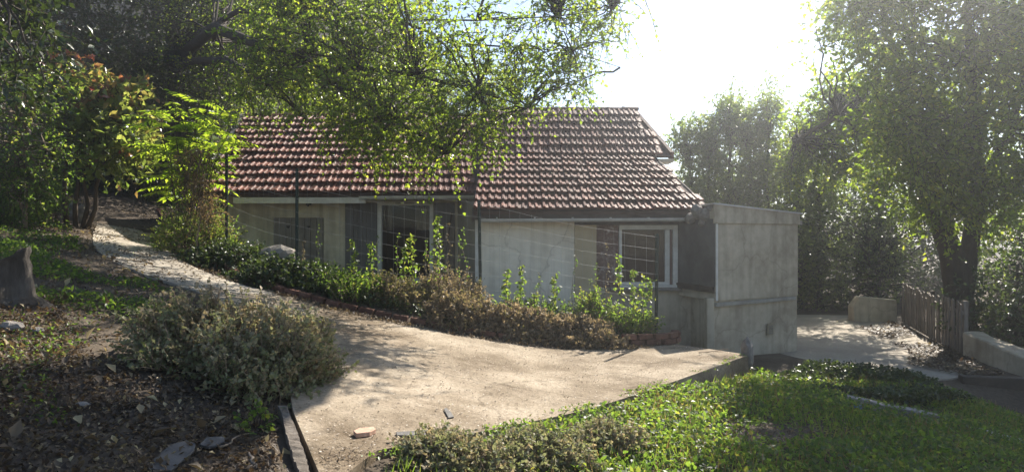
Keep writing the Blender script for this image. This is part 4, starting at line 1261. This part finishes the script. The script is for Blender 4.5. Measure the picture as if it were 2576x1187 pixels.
dark_specs = [
    ('dark leafy tree filling the upper corner above the red-tinged bush', gnd(-12.8, 17.5), [(-90, -330), (330, -330), (350, 200), (250, 260), (150, 230), (-90, 330)], 120, (15.5, 19), 31),
    ('dark leafy tree behind the bright sapling, left of the roofs', gnd(-8.9, 19.5), [(280, -330), (700, -330), (690, 240), (560, 330), (420, 320), (300, 280)], 110, (16.5, 20.5), 32),
    ('dense dark tree closing the end of the climbing path', gnd(-12.0, 22.5), [(120, 180), (560, 200), (540, 495), (260, 495), (120, 420)], 140, (18.5, 22.5), 33),
]
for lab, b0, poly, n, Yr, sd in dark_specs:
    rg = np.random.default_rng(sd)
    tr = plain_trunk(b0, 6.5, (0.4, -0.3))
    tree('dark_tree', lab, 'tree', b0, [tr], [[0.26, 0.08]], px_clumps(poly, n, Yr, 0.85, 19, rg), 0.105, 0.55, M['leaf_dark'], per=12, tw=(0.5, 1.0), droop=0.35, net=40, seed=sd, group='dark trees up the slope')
# lighter trees on the hillside beyond the roofs
for lab, x, y, poly, sd in (('yellow-green tree on the hillside seen over the low roof', -6.5, 27, [(600, 120), (900, 110), (930, 330), (600, 330)], 41),
                            ('yellow-green tree on the hillside above the junction of the roofs', -2.5, 26, [(930, 150), (1260, 200), (1330, 330), (930, 330)], 42)):
    b0 = gnd(x, y); rg = np.random.default_rng(sd)
    tree('hillside_tree', lab, 'tree', b0, [plain_trunk(b0, 5)], [[0.2, 0.06]], px_clumps(poly, 60, (24, 28), 0.9, 15, rg), 0.12, 0.6, M['leaf_over'], per=11, tw=(0.5, 1.0), droop=0.3, net=20, seed=sd, group='trees on the hillside')
# near tree leaning in from the left edge
b0 = gnd(-7.6, 8.2); rg = np.random.default_rng(51)
tree('leaning_tree', 'broad-leaved tree leaning in at the upper picture edge above the stump', 'tree', b0, [plain_trunk(b0, 4.2, (1.2, -0.6)), curved((-6.9, 7.9, 4.0), (-5.3, 7.0, 4.1), 0.05)], [[0.15, 0.06], [0.06, 0.012]],
     px_clumps([(-160, -220), (120, -220), (130, 60), (60, 150), (90, 210), (-160, 260)], 42, (6.6, 8.2), 0.36, 12, rg), 0.085, 0.6, M['leaf_dark'], per=10, tw=(0.25, 0.5), droop=0.4, net=30, seed=51)
# red-tinged bush
b0 = gnd(px(190, 13.0), 13.0); rg = np.random.default_rng(61)


def red_tint(S, rg):
    return np.clip(0.32 + 0.5 * np.clip((S[:, 2] - 3.7) / 1.2, 0, 1) * rg.uniform(0.3, 1.2, len(S)) + rg.normal(0, 0.15, len(S)), 0, 1)


stems = [curved(Vector(b0) + Vector((dx, 0, -0.1)), at(px_, py_, 13.0), 0.03, 6, 0.1) for dx, px_, py_ in ((-0.15, 165, 210), (0, 200, 220), (0.12, 250, 230), (0.2, 310, 270))]
tree('turning_bush', 'tall bush with reddening drooping leaves and dark red stems beside the path', 'bush', b0, stems, [[0.05, 0.015]] * 4,
     px_clumps([(135, 170), (165, 140), (260, 195), (345, 240), (355, 330), (335, 400), (250, 420), (170, 390), (150, 300)], 60, (12.3, 13.7), 0.3, 9, rg), 0.15, 0.6, M['leaf_red'], per=8, tw=(0.25, 0.5), droop=0.6, net=30, seed=61, bark='twig', tintfn=red_tint, n_trunk=4)
# pale tangled bush at the left edge
b0 = gnd(px(60, 11.5), 11.5); rg = np.random.default_rng(62)
tree('tangled_bush', 'pale tangled bush overgrown with dry vines at the picture edge', 'bush', b0, [plain_trunk(b0, 1.8)], [[0.04, 0.02]],
     px_clumps([(-80, 180), (110, 170), (150, 250), (130, 400), (160, 470), (-80, 500)], 62, (10.6, 12.2), 0.36, 11, rg), 0.062, 0.6, M['leaf_weed'], per=9, tw=(0.25, 0.55), droop=0.5, net=40, seed=62, bark='drytwig')

# ------------------------------------------------------------------ bright pinnate sapling
sb = gnd(px(470, 12.2), 12.2)
sap = empty('sapling', sb); tag(sap, 'young sapling with glowing yellow-green feathery leaves beside the low roof', 'sapling')
rg = np.random.default_rng(71); random.seed(71)
stems = [((405, 300), 0.02), ((440, 260), 0.022), ((500, 250), 0.025), ((545, 270), 0.02), ((590, 310), 0.018), ((470, 320), 0.018), ((560, 350), 0.016), ((400, 345), 0.016)]
LV, LF, n0 = [], [], 0; RA, RB = [], []
for (sx, sy), rad in stems:
    tip = at(sx, sy, 12.2 + rg.uniform(-0.5, 0.5))
    c = curved(Vector(sb) + Vector((rg.uniform(-.15, .15), rg.uniform(-.1, .1), -0.1)), tip, 0.06, 8, 0.08)
    HB().tube(c, [rad * (1 - 0.7 * k / 8) for k in range(9)], 6).put('stem', M['twig'], sap, smooth=True)
    for k in range(17):
        t = 0.45 + 0.55 * k / 16
        i0 = min(int(t * 8), 7); P = c[i0].lerp(c[i0 + 1], t * 8 - i0)
        az = rg.uniform(0, 2 * math.pi); el = rg.uniform(-0.1, 0.7)
        D = Vector((math.cos(az) * math.cos(el), math.sin(az) * math.cos(el), math.sin(el)))
        L = rg.uniform(0.42, 0.68)
        side = D.cross(Vector((0, 0, 1))).normalized(); upv = side.cross(D)
        prev = P
        for s in range(7):
            u = (s + 1.5) / 8
            q = P + D * (L * u) + Vector((0, 0, -0.3 * L * u * u))
            RA.append(prev - Vector(sb)); RB.append(q - Vector(sb)); prev = q
            for sg in ((-1, 1) if s < 6 else (0,)):
                ld = (D * 0.55 + side * sg * 0.85 + Vector((0, 0, -0.25 - 0.2 * u))).normalized() if sg else (D + Vector((0, 0, -0.4))).normalized()
                LV.append((q - Vector(sb), ld, upv + Vector(rg.normal(0, .2, 3)), rg.uniform(0.14, 0.20)))
pos = np.array([tuple(a[0]) for a in LV]); dd = unit(np.array([tuple(a[1]) for a in LV])); nn_ = unit(np.array([tuple(a[2]) for a in LV])); LL = np.array([a[3] for a in LV])
v, f = leaf_arrays(pos, dd, nn_, LL, LL * 0.33, fold=0.12)
mesh_obj('crown', v, f, M['leaf_bright'], sap, np.repeat(np.clip(rg.normal(.5, .3, len(LL)), 0, 1), 2), kind='stuff')
v, f = twig_arrays(np.array([tuple(p) for p in RA]), np.array([tuple(p) for p in RB]), np.full(len(RA), .004), np.full(len(RA), .003))
mesh_obj('leaf_stalks', v, f, M['twig'], sap, kind='stuff')
# dry vine hanging on it
b0 = gnd(px(500, 11.6), 11.6); rg = np.random.default_rng(72)
tree('dry_vine', 'mass of dry straw-coloured vine hanging under the bright sapling', 'vine', b0, [curved(b0, at(505, 380, 11.6), 0.05)], [[0.015, 0.008]],
     px_clumps([(465, 375), (540, 380), (545, 440), (520, 480), (560, 560), (520, 560), (470, 430)], 24, (11.3, 11.9), 0.16, 12, rg), 0.05, 0.3, M['drygrass'], per=10, tw=(0.15, 0.4), droop=1.0, net=12, seed=72, bark='drytwig')

# ------------------------------------------------------------------ right-hand trees
rg = np.random.default_rng(81)
b0 = gnd(px(2425, 14.2), 14.2); B0 = Vector(b0)
t1_ = [B0 - Vector((0, 0, .2)), at(2415, 760, 14.2), at(2395, 640, 14.1), at(2350, 520, 14.0), at(2290, 400, 14.4), at(2220, 320, 15.2), at(2110, 290, 16.4), at(2010, 350, 17.0)]
t2_ = [at(2420, 770, 14.2), at(2440, 620, 14.0), at(2460, 480, 13.7), at(2450, 320, 13.4), at(2440, 150, 13.2), at(2430, -60, 13.0)]
t3_ = [at(2460, 480, 13.7), at(2540, 330, 13.2), at(2600, 120, 13.0)]
cl = px_clumps([(2200, -300), (2700, -300), (2700, 540), (2500, 540), (2380, 560), (2260, 500), (2210, 400), (2230, 250), (2180, 120), (2120, 0)], 230, (12.2, 14.2), 0.42, 26, rg)
cl += px_clumps([(2100, 190), (2230, 180), (2260, 430), (2190, 420), (2120, 460), (2060, 430), (1985, 455), (1960, 400), (1975, 340), (2040, 280)], 84, (17.4, 19.0), 0.42, 15, rg)
cl += px_clumps([(2010, 60), (2150, -60), (2230, 180), (2140, 190), (2060, 180)], 12, (13.5, 15.5), 0.3, 8, rg)
tree('lane_tree', 'big spreading tree with forked dark trunk standing over the picket fence', 'tree', b0, [t1_, t2_, t3_], [[0.3, 0.22, 0.14, 0.03], [0.2, 0.05], [0.1, 0.03]], cl, 0.098, 0.66, M['leaf_over'], per=10, tw=(0.35, 0.7), droop=0.35, net=120, seed=81)

# evergreen laurels behind the houses
lau = [('low laurel between the two tall spires behind the gable', 1785, 300, 520, 50, 19.0, 96), ('laurel in the dip behind the flat annex roof', 1885, 285, 600, 60, 19.6, 97), ('ragged laurel at the end of the row beside the big tree', 2010, 320, 700, 70, 20.2, 98),
       ('slim laurel spire just right of the tiled gable', 1735, 318, 480, 50, 18.6, 91), ('tall pointed laurel behind the gable, second from the roof', 1835, 245, 560, 66, 19.2, 92), ('broad laurel rising behind the flat annex roof', 1930, 240, 600, 80, 19.8, 93),
       ('dark laurel filling the corner beside the annex', 2060, 430, 800, 105, 20.4, 94), ('dark laurel behind the broken concrete wall end', 2210, 420, 780, 105, 20.8, 95)]
for lab, cx_, top, bot, hw, Yd, sd in lau:
    rg = np.random.default_rng(sd); b0 = gnd(px(cx_, Yd), Yd)
    zt_ = pz(top, Yd); H = zt_ - b0[2]; w = hw / FPX * Yd
    cl = []
    for k in range(70):
        t = rg.uniform(0.03, 0.92); ww = w * (1.0 - 0.55 * max(0, t - 0.55) / 0.45)
        a_ = rg.uniform(0, 6.28); q = rg.uniform(0, 0.75)
        cl.append(((b0[0] + math.cos(a_) * ww * q, b0[1] + math.sin(a_) * ww * q, b0[2] + H * t), (ww * 0.45, ww * 0.45, 0.42), 10))
    for k in range(12):
        a_ = rg.uniform(0, 6.28); q = rg.uniform(0, 0.9) * w; t = rg.uniform(0.86, 1.0)
        cl.append(((b0[0] + math.cos(a_) * q, b0[1] + math.sin(a_) * q, b0[2] + H * t), (0.10, 0.10, 0.35), 9))
    tree('laurel', lab, 'shrub', b0, [plain_trunk(b0, H * 0.8)], [[0.09, 0.03]], cl, 0.12, 0.42, M['leaf_laurel'], per=9, tw=(0.25, 0.45), droop=-0.15, outward=0.4, net=20, seed=sd, group='laurels behind the houses')

# hedge masses closing the view on the right
for lab, poly, Yr, n, mt, sd in (('dark ivy-grown hedge behind the picket fence', [(2000, 540), (2420, 520), (2420, 760), (2260, 720), (2150, 790), (2000, 800)], (19.3, 22.0), 80, 'leaf_ivy', 101),
                                 ('sunlit yellow-green bush at the right edge behind the low wall', [(2465, 520), (2720, 500), (2720, 720), (2560, 730), (2470, 700)], (15.0, 17.0), 46, 'leaf_weed', 102),
                                 ('dark bush on the bank above the low wall', [(2430, 700), (2720, 700), (2720, 900), (2560, 880), (2480, 860), (2430, 820)], (12.6, 14.6), 50, 'leaf_ivy', 103)):
    rg = np.random.default_rng(sd); xm = sum(p[0] for p in poly) / len(poly); Ym = sum(Yr) / 2
    b0 = gnd(px(xm, Ym), Ym)
    tree('hedge_bush', lab, 'bush', b0, [plain_trunk(b0, 1.5)], [[0.05, 0.03]], px_clumps(poly, n, Yr, 0.5, 14, rg), 0.075, 0.7, M[mt], per=10, tw=(0.3, 0.6), droop=0.3, net=20, seed=sd)
b0 = gnd(8.9, 24.5); rg = np.random.default_rng(104)
tree('backing_tree', 'tall dark tree closing the gap behind the lane', 'tree', b0, [plain_trunk(b0, 4)], [[0.2, 0.08]], px_clumps([(1760, 380), (2500, 330), (2500, 800), (2000, 800), (1800, 520)], 110, (22, 26), 0.95, 16, rg), 0.13, 0.6, M['leaf_dark'], per=11, tw=(0.5, 1.0), net=20, seed=104)

# ------------------------------------------------------------------ shrubs
shrub('shrub', 'big dusty grey-green shrub spilling over the patio beside the plank', 'shrub', -2.17, 5.6, 0.72, 0.8, 0.42, 2700, 0.034, 0.8, M['leaf_dusty'], per=11, tw=(0.1, 0.28), spikes=420, tint_mean=0.56, seed=111, spike_len=(0.05, 0.16), top_bias=0.3, lump=0.34, up=0.8)
for k, (lab, x, y, rx, ry, h, n, mt, tm) in enumerate((
        ('low dry weedy shrub at the bottom edge below the slate strip', -0.32, 4.3, 0.4, 0.24, 0.16, 700, 'leaf_dusty', 0.6),
        ('low weedy shrub against the broken middle of the patio edge', 0.2, 4.6, 0.34, 0.26, 0.18, 640, 'leaf_dusty', 0.5),
        ('low brown weedy shrub on the grass right of the broken patio edge', 0.72, 5.1, 0.28, 0.26, 0.17, 480, 'leaf_dusty', 0.55))):
    shrub('weedy_shrub', lab, 'shrub', x, y, rx, ry, h, n, 0.028, 0.75, M[mt], per=10, tw=(0.07, 0.16), spikes=90, seed=120 + k, tint_mean=tm, group='weedy shrubs along the patio edge', spike_len=(0.04, 0.12))
bed = [   # x, y, rx, ry, h, sprays, material, tint, spikes, spray length, upright, leaves per spray
    ('brown dried cushion shrub at the bed corner nearest the paving', -0.78, 9.8, 0.5, 0.42, 0.34, 900, 'leaf_brown', 0.5, 60, (0.08, 0.2), 0.5, 10),
    ('brown dried shrub in the middle of the bed edge', 0.1, 9.88, 0.62, 0.42, 0.3, 1100, 'leaf_brown', 0.6, 60, (0.08, 0.2), 0.5, 10),
    ('brown dried shrub overhanging the paving before the brick planter end', 0.98, 9.85, 0.62, 0.4, 0.26, 1000, 'leaf_brown', 0.6, 60, (0.08, 0.2), 0.5, 10),
    ('tall brown seed-headed shrub before the grey return wall', -0.95, 10.4, 0.5, 0.3, 0.35, 260, 'leaf_brown', 0.45, 50, (0.3, 0.62), 2.0, 15),
    ('green and brown shrub left of the tall fence post', -1.65, 10.1, 0.5, 0.36, 0.26, 330, 'leaf_brown', 0.2, 40, (0.2, 0.42), 1.6, 13),
    ('leafy green weed clump below the french window', -2.35, 10.05, 0.5, 0.4, 0.2, 330, 'leaf_weed', 0.4, 30, (0.18, 0.4), 1.5, 12),
    ('narrow upright green shrub against the tan pillar', 1.25, 10.4, 0.26, 0.24, 0.45, 190, 'leaf_weed', 0.55, 30, (0.25, 0.5), 2.0, 14),
    ('leafy green shrub below the white wall', 0.35, 10.45, 0.55, 0.24, 0.25, 170, 'leaf_weed', 0.45, 30, (0.25, 0.5), 2.2, 14),
    ('thin green shrub by the last fence post', 1.8, 10.25, 0.34, 0.24, 0.22, 150, 'leaf_weed', 0.55, 30, (0.2, 0.42), 2.0, 13),
]
for k, (lab, x, y, rx, ry, h, n, mt, tm, sp_, tw_, up_, per_) in enumerate(bed):
    shrub('bed_shrub', lab, 'shrub', x, y, rx, ry, h, n, 0.042, 0.7, M[mt], per=per_, tw=tw_, spikes=sp_, seed=140 + k, tint_mean=tm, group='shrubs in the flower bed', up=up_, spike_len=(0.08, 0.25), lump=0.3)
shrub('ivy_mound', 'dark ivy mound around the second fence post', 'ivy', -3.35, 10.5, 0.95, 0.6, 0.24, 560, 0.055, 0.85, M['leaf_ivy'], per=8, tw=(0.12, 0.3), seed=160, twig_mat='twig')
shrub('ivy_mound', 'dark ivy mound in front of the heart shutters', 'ivy', -4.55, 11.4, 0.95, 0.55, 0.26, 520, 0.055, 0.85, M['leaf_ivy'], per=8, tw=(0.12, 0.3), seed=161, twig_mat='twig')
shrub('bed_bush', 'yellow-green bush at the foot of the bright sapling', 'bush', -5.65, 12.2, 0.75, 0.5, 0.75, 800, 0.045, 0.5, M['leaf_weed'], per=9, tw=(0.12, 0.35), seed=162, tint_mean=0.65, twig_mat='drytwig')
shrub('seedling', 'small round-leaved seedling beside the weathered plank', 'seedling', -1.62, 4.28, 0.09, 0.12, 0.2, 26, 0.035, 0.85, M['leaf_weed'], per=4, tw=(0.03, 0.08), seed=163, tint_mean=0.5, twig_mat='twig')

# ------------------------------------------------------------------ vines climbing the fence
VN = {}
vx = [(760, 600, 0), (790, 560, 0), (892, 600, 1), (925, 610, 1), (950, 590, 0), (990, 585, 0), (1010, 620, 1), (1045, 595, 1), (1060, 600, 0), (1078, 620, 0), (1092, 555, 1), (1105, 545, 1), (1128, 560, 0), (1150, 590, 0), (1178, 570, 0),
      (1265, 680, 1), (1300, 665, 1), (1345, 690, 0), (1385, 680, 1), (1440, 640, 0), (1490, 660, 0), (1530, 600, 0), (1560, 640, 1), (1585, 680, 1), (1615, 690, 1), (1632, 700, 1)]
for k, (vxp, vyp, lush) in enumerate(vx):
    Yd = 10.38 if vxp < 1500 else 10.22
    rg = np.random.default_rng(200 + k); random.seed(200 + k)
    x = px(vxp, Yd); g = float(ground_h(x, Yd)); zt_ = max(pz(vyp, Yd), g + 0.5)
    o = empty('climbing_vine', (x, Yd, g))
    where = 'before the french window' if 940 < vxp < 1100 else ('left of the french window' if vxp <= 940 else ('before the grey return wall' if vxp < 1200 else ('before the white wall' if vxp < 1440 else 'before the brown window')))
    tag(o, ('fresh green leafy vine climbing the wire fence ' if lush else 'thin half-dry vine climbing the wire fence ') + where, 'vine', ('green' if lush else 'dry') + ' vines ' + where); VN.setdefault(o['group'], []).append(o)
    pts = curved((0, 0, 0), (rg.uniform(-.1, .1), 0, zt_ - g), 0, 8, 0.12)
    MB().tube(pts, [0.006 - 0.004 * q / 8 for q in range(9)], 4).build('stem', M['drytwig'], o)
    n = 110 if lush else 40
    t = rg.uniform(0.05, 1, n) ** (0.9 if lush else 0.7) * 8
    P = np.array([tuple(pts[min(int(q), 7)].lerp(pts[min(int(q), 7) + 1], q - min(int(q), 7))) for q in t])
    wd = (0.055 if lush else 0.03) * (1.25 - t / 8)
    P = P + rg.normal(0, 1, (n, 3)) * wd[:, None] * np.array([1, .6, .6])
    ls = rg.uniform(0.045, 0.085, n) * (1 if lush else 0.6)
    v, f = leaf_arrays(P, unit(rdir(n, rg) + np.array([0, 0, -.2])), rdir(n, rg), ls, ls * 0.6)
    mesh_obj('foliage', v, f, M['leaf_weed'] if (lush or k % 3) else M['leaf_brown'], o, np.repeat(np.clip(rg.normal(.6 if lush else .3, .22, n), 0, 1), 2), kind='stuff')

ORD = ['leftmost', 'second from the left', 'third from the left', 'fourth from the left', 'fifth from the left']
for g_, l_ in VN.items():
    if len(l_) > 1:
        for q_, o_ in enumerate(l_): o_['label'] = o_['label'].replace(' climbing the wire fence', ' on wire fence') + ', ' + (ORD[q_] if q_ < len(l_) - 1 else 'rightmost')


# ================================================================== ground cover (nobody could count it)
def patch_noise(x, y, s=1.0, p=0.0):
    return 0.5 + 0.25 * np.sin(x * 2.3 * s + 1.3 * np.sin(y * 1.7 * s + p) + p) + 0.25 * np.sin(y * 2.9 * s - 1.1 * np.sin(x * 1.9 * s - p) + 2 * p)


def cover(name, label, cat, poly, n, leaf, aspect, m, hmax, seed, thresh=0.0, erect=0.0, surf=ground_h, tint=0.45, avoid=None, nscale=1.0, flat=0.5, fold=0.15, near_bias=0, tvar=0.22):
    rg = np.random.default_rng(seed)
    x, y = sample_poly(poly, n, rg)
    if near_bias:
        k = rg.uniform(0, 1, n) < (np.min(y) / y) ** near_bias; x, y = x[k], y[k]
    pn = patch_noise(x, y, nscale, seed)
    k = pn > thresh + rg.uniform(-0.15, 0.15, len(x))
    if avoid is not None:
        for a_ in avoid: k &= ~in_poly(x, y, a_)
    x, y, pn = x[k], y[k], pn[k]
    n = len(x)
    hh = hmax * (0.35 + 0.65 * np.clip((pn - thresh) * 1.8, 0, 1))
    z = surf(x, y) + rg.uniform(0.0, 1.0, n) ** 1.3 * hh * (1 - erect) + 0.004
    P = np.stack([x, y, z], 1)
    D = unit(rdir(n, rg) * (1 - 0.7 * erect) + np.array([0, 0, erect * 1.3]))
    if flat > 0.8:
        D[:, 2] *= 0.25; D = unit(D)
    N_ = unit(rdir(n, rg) * (1 - flat) + np.array([0, 0, flat * 1.3]))
    ls = leaf * rg.uniform(0.6, 1.4, n)
    v, f = leaf_arrays(P, D, N_, ls, ls * aspect, fold=fold)
    tt = np.clip(rg.normal(tint, tvar, n) + 0.35 * (patch_noise(x, y, 2.1, seed + 1) - 0.5), 0, 1)
    o = mesh_obj(name, v, f, m, None, np.repeat(tt, 2))
    return tag(o, label, cat, kind='stuff')


right_edge = [(-0.75, 3.9), (0.12, 5.3), (1.65, 7.12), (3.3, 9.05)]
grass_poly = [(-0.75, 3.3), (-0.72, 4.1), (0.14, 5.3), (1.67, 7.12), (3.3, 9.0), (3.6, 9.6), (4.9, 9.9), (5.7, 10.3), (6.3, 9.7), (6.6, 8.5), (6.6, 7.0), (5.4, 5.5), (3.0, 3.3)]
cover('weeds', 'low bright broad-leaved weeds covering the slope beside the patio', 'weeds', grass_poly, 78000, 0.042, 0.68, M['leaf_weed'], 0.13, 301, thresh=0.14, tint=0.42, tvar=0.28, near_bias=0.5)
cover('grass', 'tufts of grass blades among the weeds on the slope', 'grass', grass_poly, 16000, 0.10, 0.06, M['leaf_weed'], 0.02, 302, thresh=0.5, erect=0.85, tint=0.7, near_bias=0.4)
cover('dry_grass', 'scattered straw-dry grass stalks standing among the weeds', 'grass', grass_poly, 5000, 0.13, 0.035, M['drygrass'], 0.02, 326, thresh=0.3, erect=0.8, tint=0.6, near_bias=0.4)
cover('ground_ivy', 'dark ivy carpet between the patio corner and the lane', 'ivy', [(3.3, 9.1), (3.1, 9.6), (4.0, 10.1), (4.8, 10.9), (5.6, 10.6), (6.2, 9.9), (5.9, 8.6), (4.6, 8.2)], 24000, 0.055, 0.85, M['leaf_ivy'], 0.16, 303, thresh=0.25, tint=0.5)
left_poly = [(-1.02, 3.2), (-1.6, 4.6), (-1.9, 5.2), (-2.6, 6.7), (-3.6, 8.0), (-4.2, 8.9), (-5.2, 10.0), (-7.0, 12.0), (-8.9, 14.2), (-10.2, 17), (-13, 17), (-13, 9), (-6, 4), (-3.4, 2.6), (-1.2, 2.6)]
cover('fallen_leaves', 'brown fallen leaves littering the shaded ground left of the patio', 'leaf litter', left_poly, 60000, 0.04, 0.6, M['litter'], 0.035, 311, flat=0.75, fold=0.25, tint=0.4, near_bias=1.0, tvar=0.3)
cover('fallen_leaves', 'larger curled yellow-brown leaves lying among the leaf litter', 'leaf litter', left_poly, 2200, 0.085, 0.55, M['litter'], 0.05, 320, flat=0.7, fold=0.35, tint=0.7, near_bias=0.6, tvar=0.3)
cover('fallen_leaves', 'thick carpet of small dead leaves in front of the big dusty shrub', 'leaf litter', [(-1.05, 3.0), (-1.6, 4.6), (-2.2, 4.9), (-3.3, 5.2), (-4.4, 6.6), (-5.2, 6.0), (-3.6, 3.6), (-2.0, 2.6)], 11000, 0.036, 0.62, M['litter'], 0.03, 325, flat=0.75, fold=0.3, tint=0.3, tvar=0.3)
cover('slope_litter', 'brown crumbs and dead leaves lying between the weeds on the slope', 'leaf litter', grass_poly, 14000, 0.035, 0.5, M['litter'], 0.03, 321, flat=0.7, fold=0.25, tint=0.45)
cover('weeds', 'low green weeds in the shade between the stump and the path', 'weeds', [(-3.2, 6.6), (-4.3, 8.4), (-6.2, 9.8), (-8.2, 12.6), (-10.0, 15.4), (-13, 15.5), (-12, 9), (-5.5, 6.2)], 36000, 0.05, 0.6, M['leaf_weed'], 0.14, 312, thresh=0.45, tint=0.3)
cover('weeds', 'sparse small weeds between fallen leaves near the big dusty shrub', 'weeds', [(-2.2, 3.6), (-3.2, 4.6), (-3.6, 6.4), (-5.0, 7.2), (-5.0, 4.8), (-3.4, 3.2)], 4000, 0.03, 0.6, M['leaf_weed'], 0.05, 324, thresh=0.5, tint=0.35)
cover('undergrowth', 'knee-high green undergrowth on the bank left of the path', 'undergrowth', [(-8.9, 12.9), (-9.9, 14.8), (-10.8, 17), (-14, 18), (-14, 10.5), (-8.8, 10.2)], 34000, 0.075, 0.65, M['leaf_weed'], 0.6, 313, thresh=0.2, tint=0.35)
bedpoly = [(x_, y_ + 0.1) for x_, y_ in EDGE[1:14]] + [(2.4, 10.9), (-0.6, 11.1), (-1.0, 12.4), (-5.2, 12.5), (-6.6, 14.5), (-8, 16.5)]
cover('bed_weeds', 'mixed weeds and ivy covering the soil of the flower bed', 'weeds', bedpoly, 26000, 0.05, 0.7, M['leaf_ivy'], 0.16, 314, thresh=0.1, tint=0.6)
cover('undergrowth', 'dark low undergrowth closing the far end of the path', 'undergrowth', [(-12.5, 17.4), (-7.0, 16.8), (-7.2, 21), (-13, 22)], 24000, 0.09, 0.65, M['leaf_dark'], 1.5, 322, thresh=0.05, tint=0.4)
cover('roof_leaves', 'dead leaves caught between the tiles of the lower roofs', 'leaf litter', [(-6.0, 13.6), (3.2, 13.6), (3.0, 15.0), (-6.2, 16.5)], 500, 0.05, 0.6, M['litter'], 0.02, 323, flat=0.8, surf=lambda x, y: np.where(x < -0.75, 2.443 + (y - 13.52) * 0.6009, 2.044 + (y - 12.284) * 0.4813) + 0.09, thresh=0.3)
cover('path_leaves', 'dry leaves drifted along the path and patio joints', 'leaf litter', [(-4.6, 8.9), (-6.4, 10.2), (-8.2, 13.0), (-10.3, 17), (-8.6, 16.6), (-6.6, 13.2), (-4.2, 10.4), (-2.4, 9.4), (-1.4, 9.3), (-2.0, 8.7)], 3000, 0.05, 0.6, M['litter'], 0.015, 315, flat=0.9, surf=lambda x, y: paving_h(x, y) + 0.012, thresh=0.5)
cover('grit', 'pale grit and crumbs scattered over the rough patio', 'grit', pat, 11000, 0.016, 0.7, M['grit'], 0.006, 316, flat=0.9, surf=lambda x, y: paving_h(x, y) + 0.003, tint=0.6, near_bias=0.6)
cover('patio_leaves', 'dry crumbs of leaves on the patio beside the plank', 'leaf litter', [(-1.4, 4.5), (-1.0, 3.7), (-0.75, 4.2), (-1.0, 4.7)], 700, 0.022, 0.4, M['litter'], 0.012, 317, flat=0.9, surf=lambda x, y: paving_h(x, y) + 0.005, thresh=0.3)
cover('lane_leaves', 'brown leaves drifted against the picket fence on the lane', 'leaf litter', [(7.0, 10.2), (6.6, 11.2), (7.4, 12.6), (8.2, 16.0), (9.5, 16.8), (8.2, 12.4), (7.6, 10.4)], 4200, 0.075, 0.6, M['litter'], 0.03, 318, flat=0.85, surf=lambda x, y: x * 0 - 0.53, thresh=0.25, tint=0.35)
cover('edge_weeds', 'small weeds and soil crumbs spilling over the patio edge', 'weeds', [(-0.9, 4.0), (-0.02, 5.45), (1.5, 7.27), (3.05, 9.1), (3.3, 9.0), (1.67, 7.12), (0.14, 5.3), (-0.72, 4.1)], 2200, 0.03, 0.6, M['leaf_weed'], 0.04, 327, thresh=0.6, tint=0.5, surf=paving_h, nscale=2.2)
cover('edge_litter', 'dead leaves and crumbs drifted along the foot of the brick edging', 'leaf litter', [(x_, y_ - 0.32) for x_, y_ in EDGE[6:14]] + [(x_, y_ - 0.06) for x_, y_ in EDGE[6:14]][::-1], 3200, 0.035, 0.6, M['litter'], 0.02, 328, flat=0.8, surf=lambda x, y: paving_h(x, y) + 0.006, thresh=0.35, nscale=1.6, tint=0.5)
cover('planter_moss', 'yellowing moss and crumbs on the end of the brick planter', 'moss', [(1.9, 10.0), (2.35, 10.05), (2.38, 10.5), (1.9, 10.6)], 900, 0.03, 0.5, M['leaf_dusty'], 0.05, 319, tint=0.7)


# ================================================================== haze
mh, nh, Lh, oh = new_mat("veil_haze")
pv = nh.new("ShaderNodeVolumePrincipled")
pv.inputs["Color"].default_value = (0.95, 0.97, 1.0, 1)
pv.inputs["Density"].default_value = HAZE
pv.inputs["Anisotropy"].default_value = 0.82
Lh.new(pv.outputs[0], oh.inputs["Volume"])
hz = MB().box(-165, 165, -65, 265, -3.0, 19.0).build('haze', mh)  # volume added to imitate veiling glare in the lens
tag(hz, 'thin haze added to stand for lens glare', 'haze', kind='stuff')
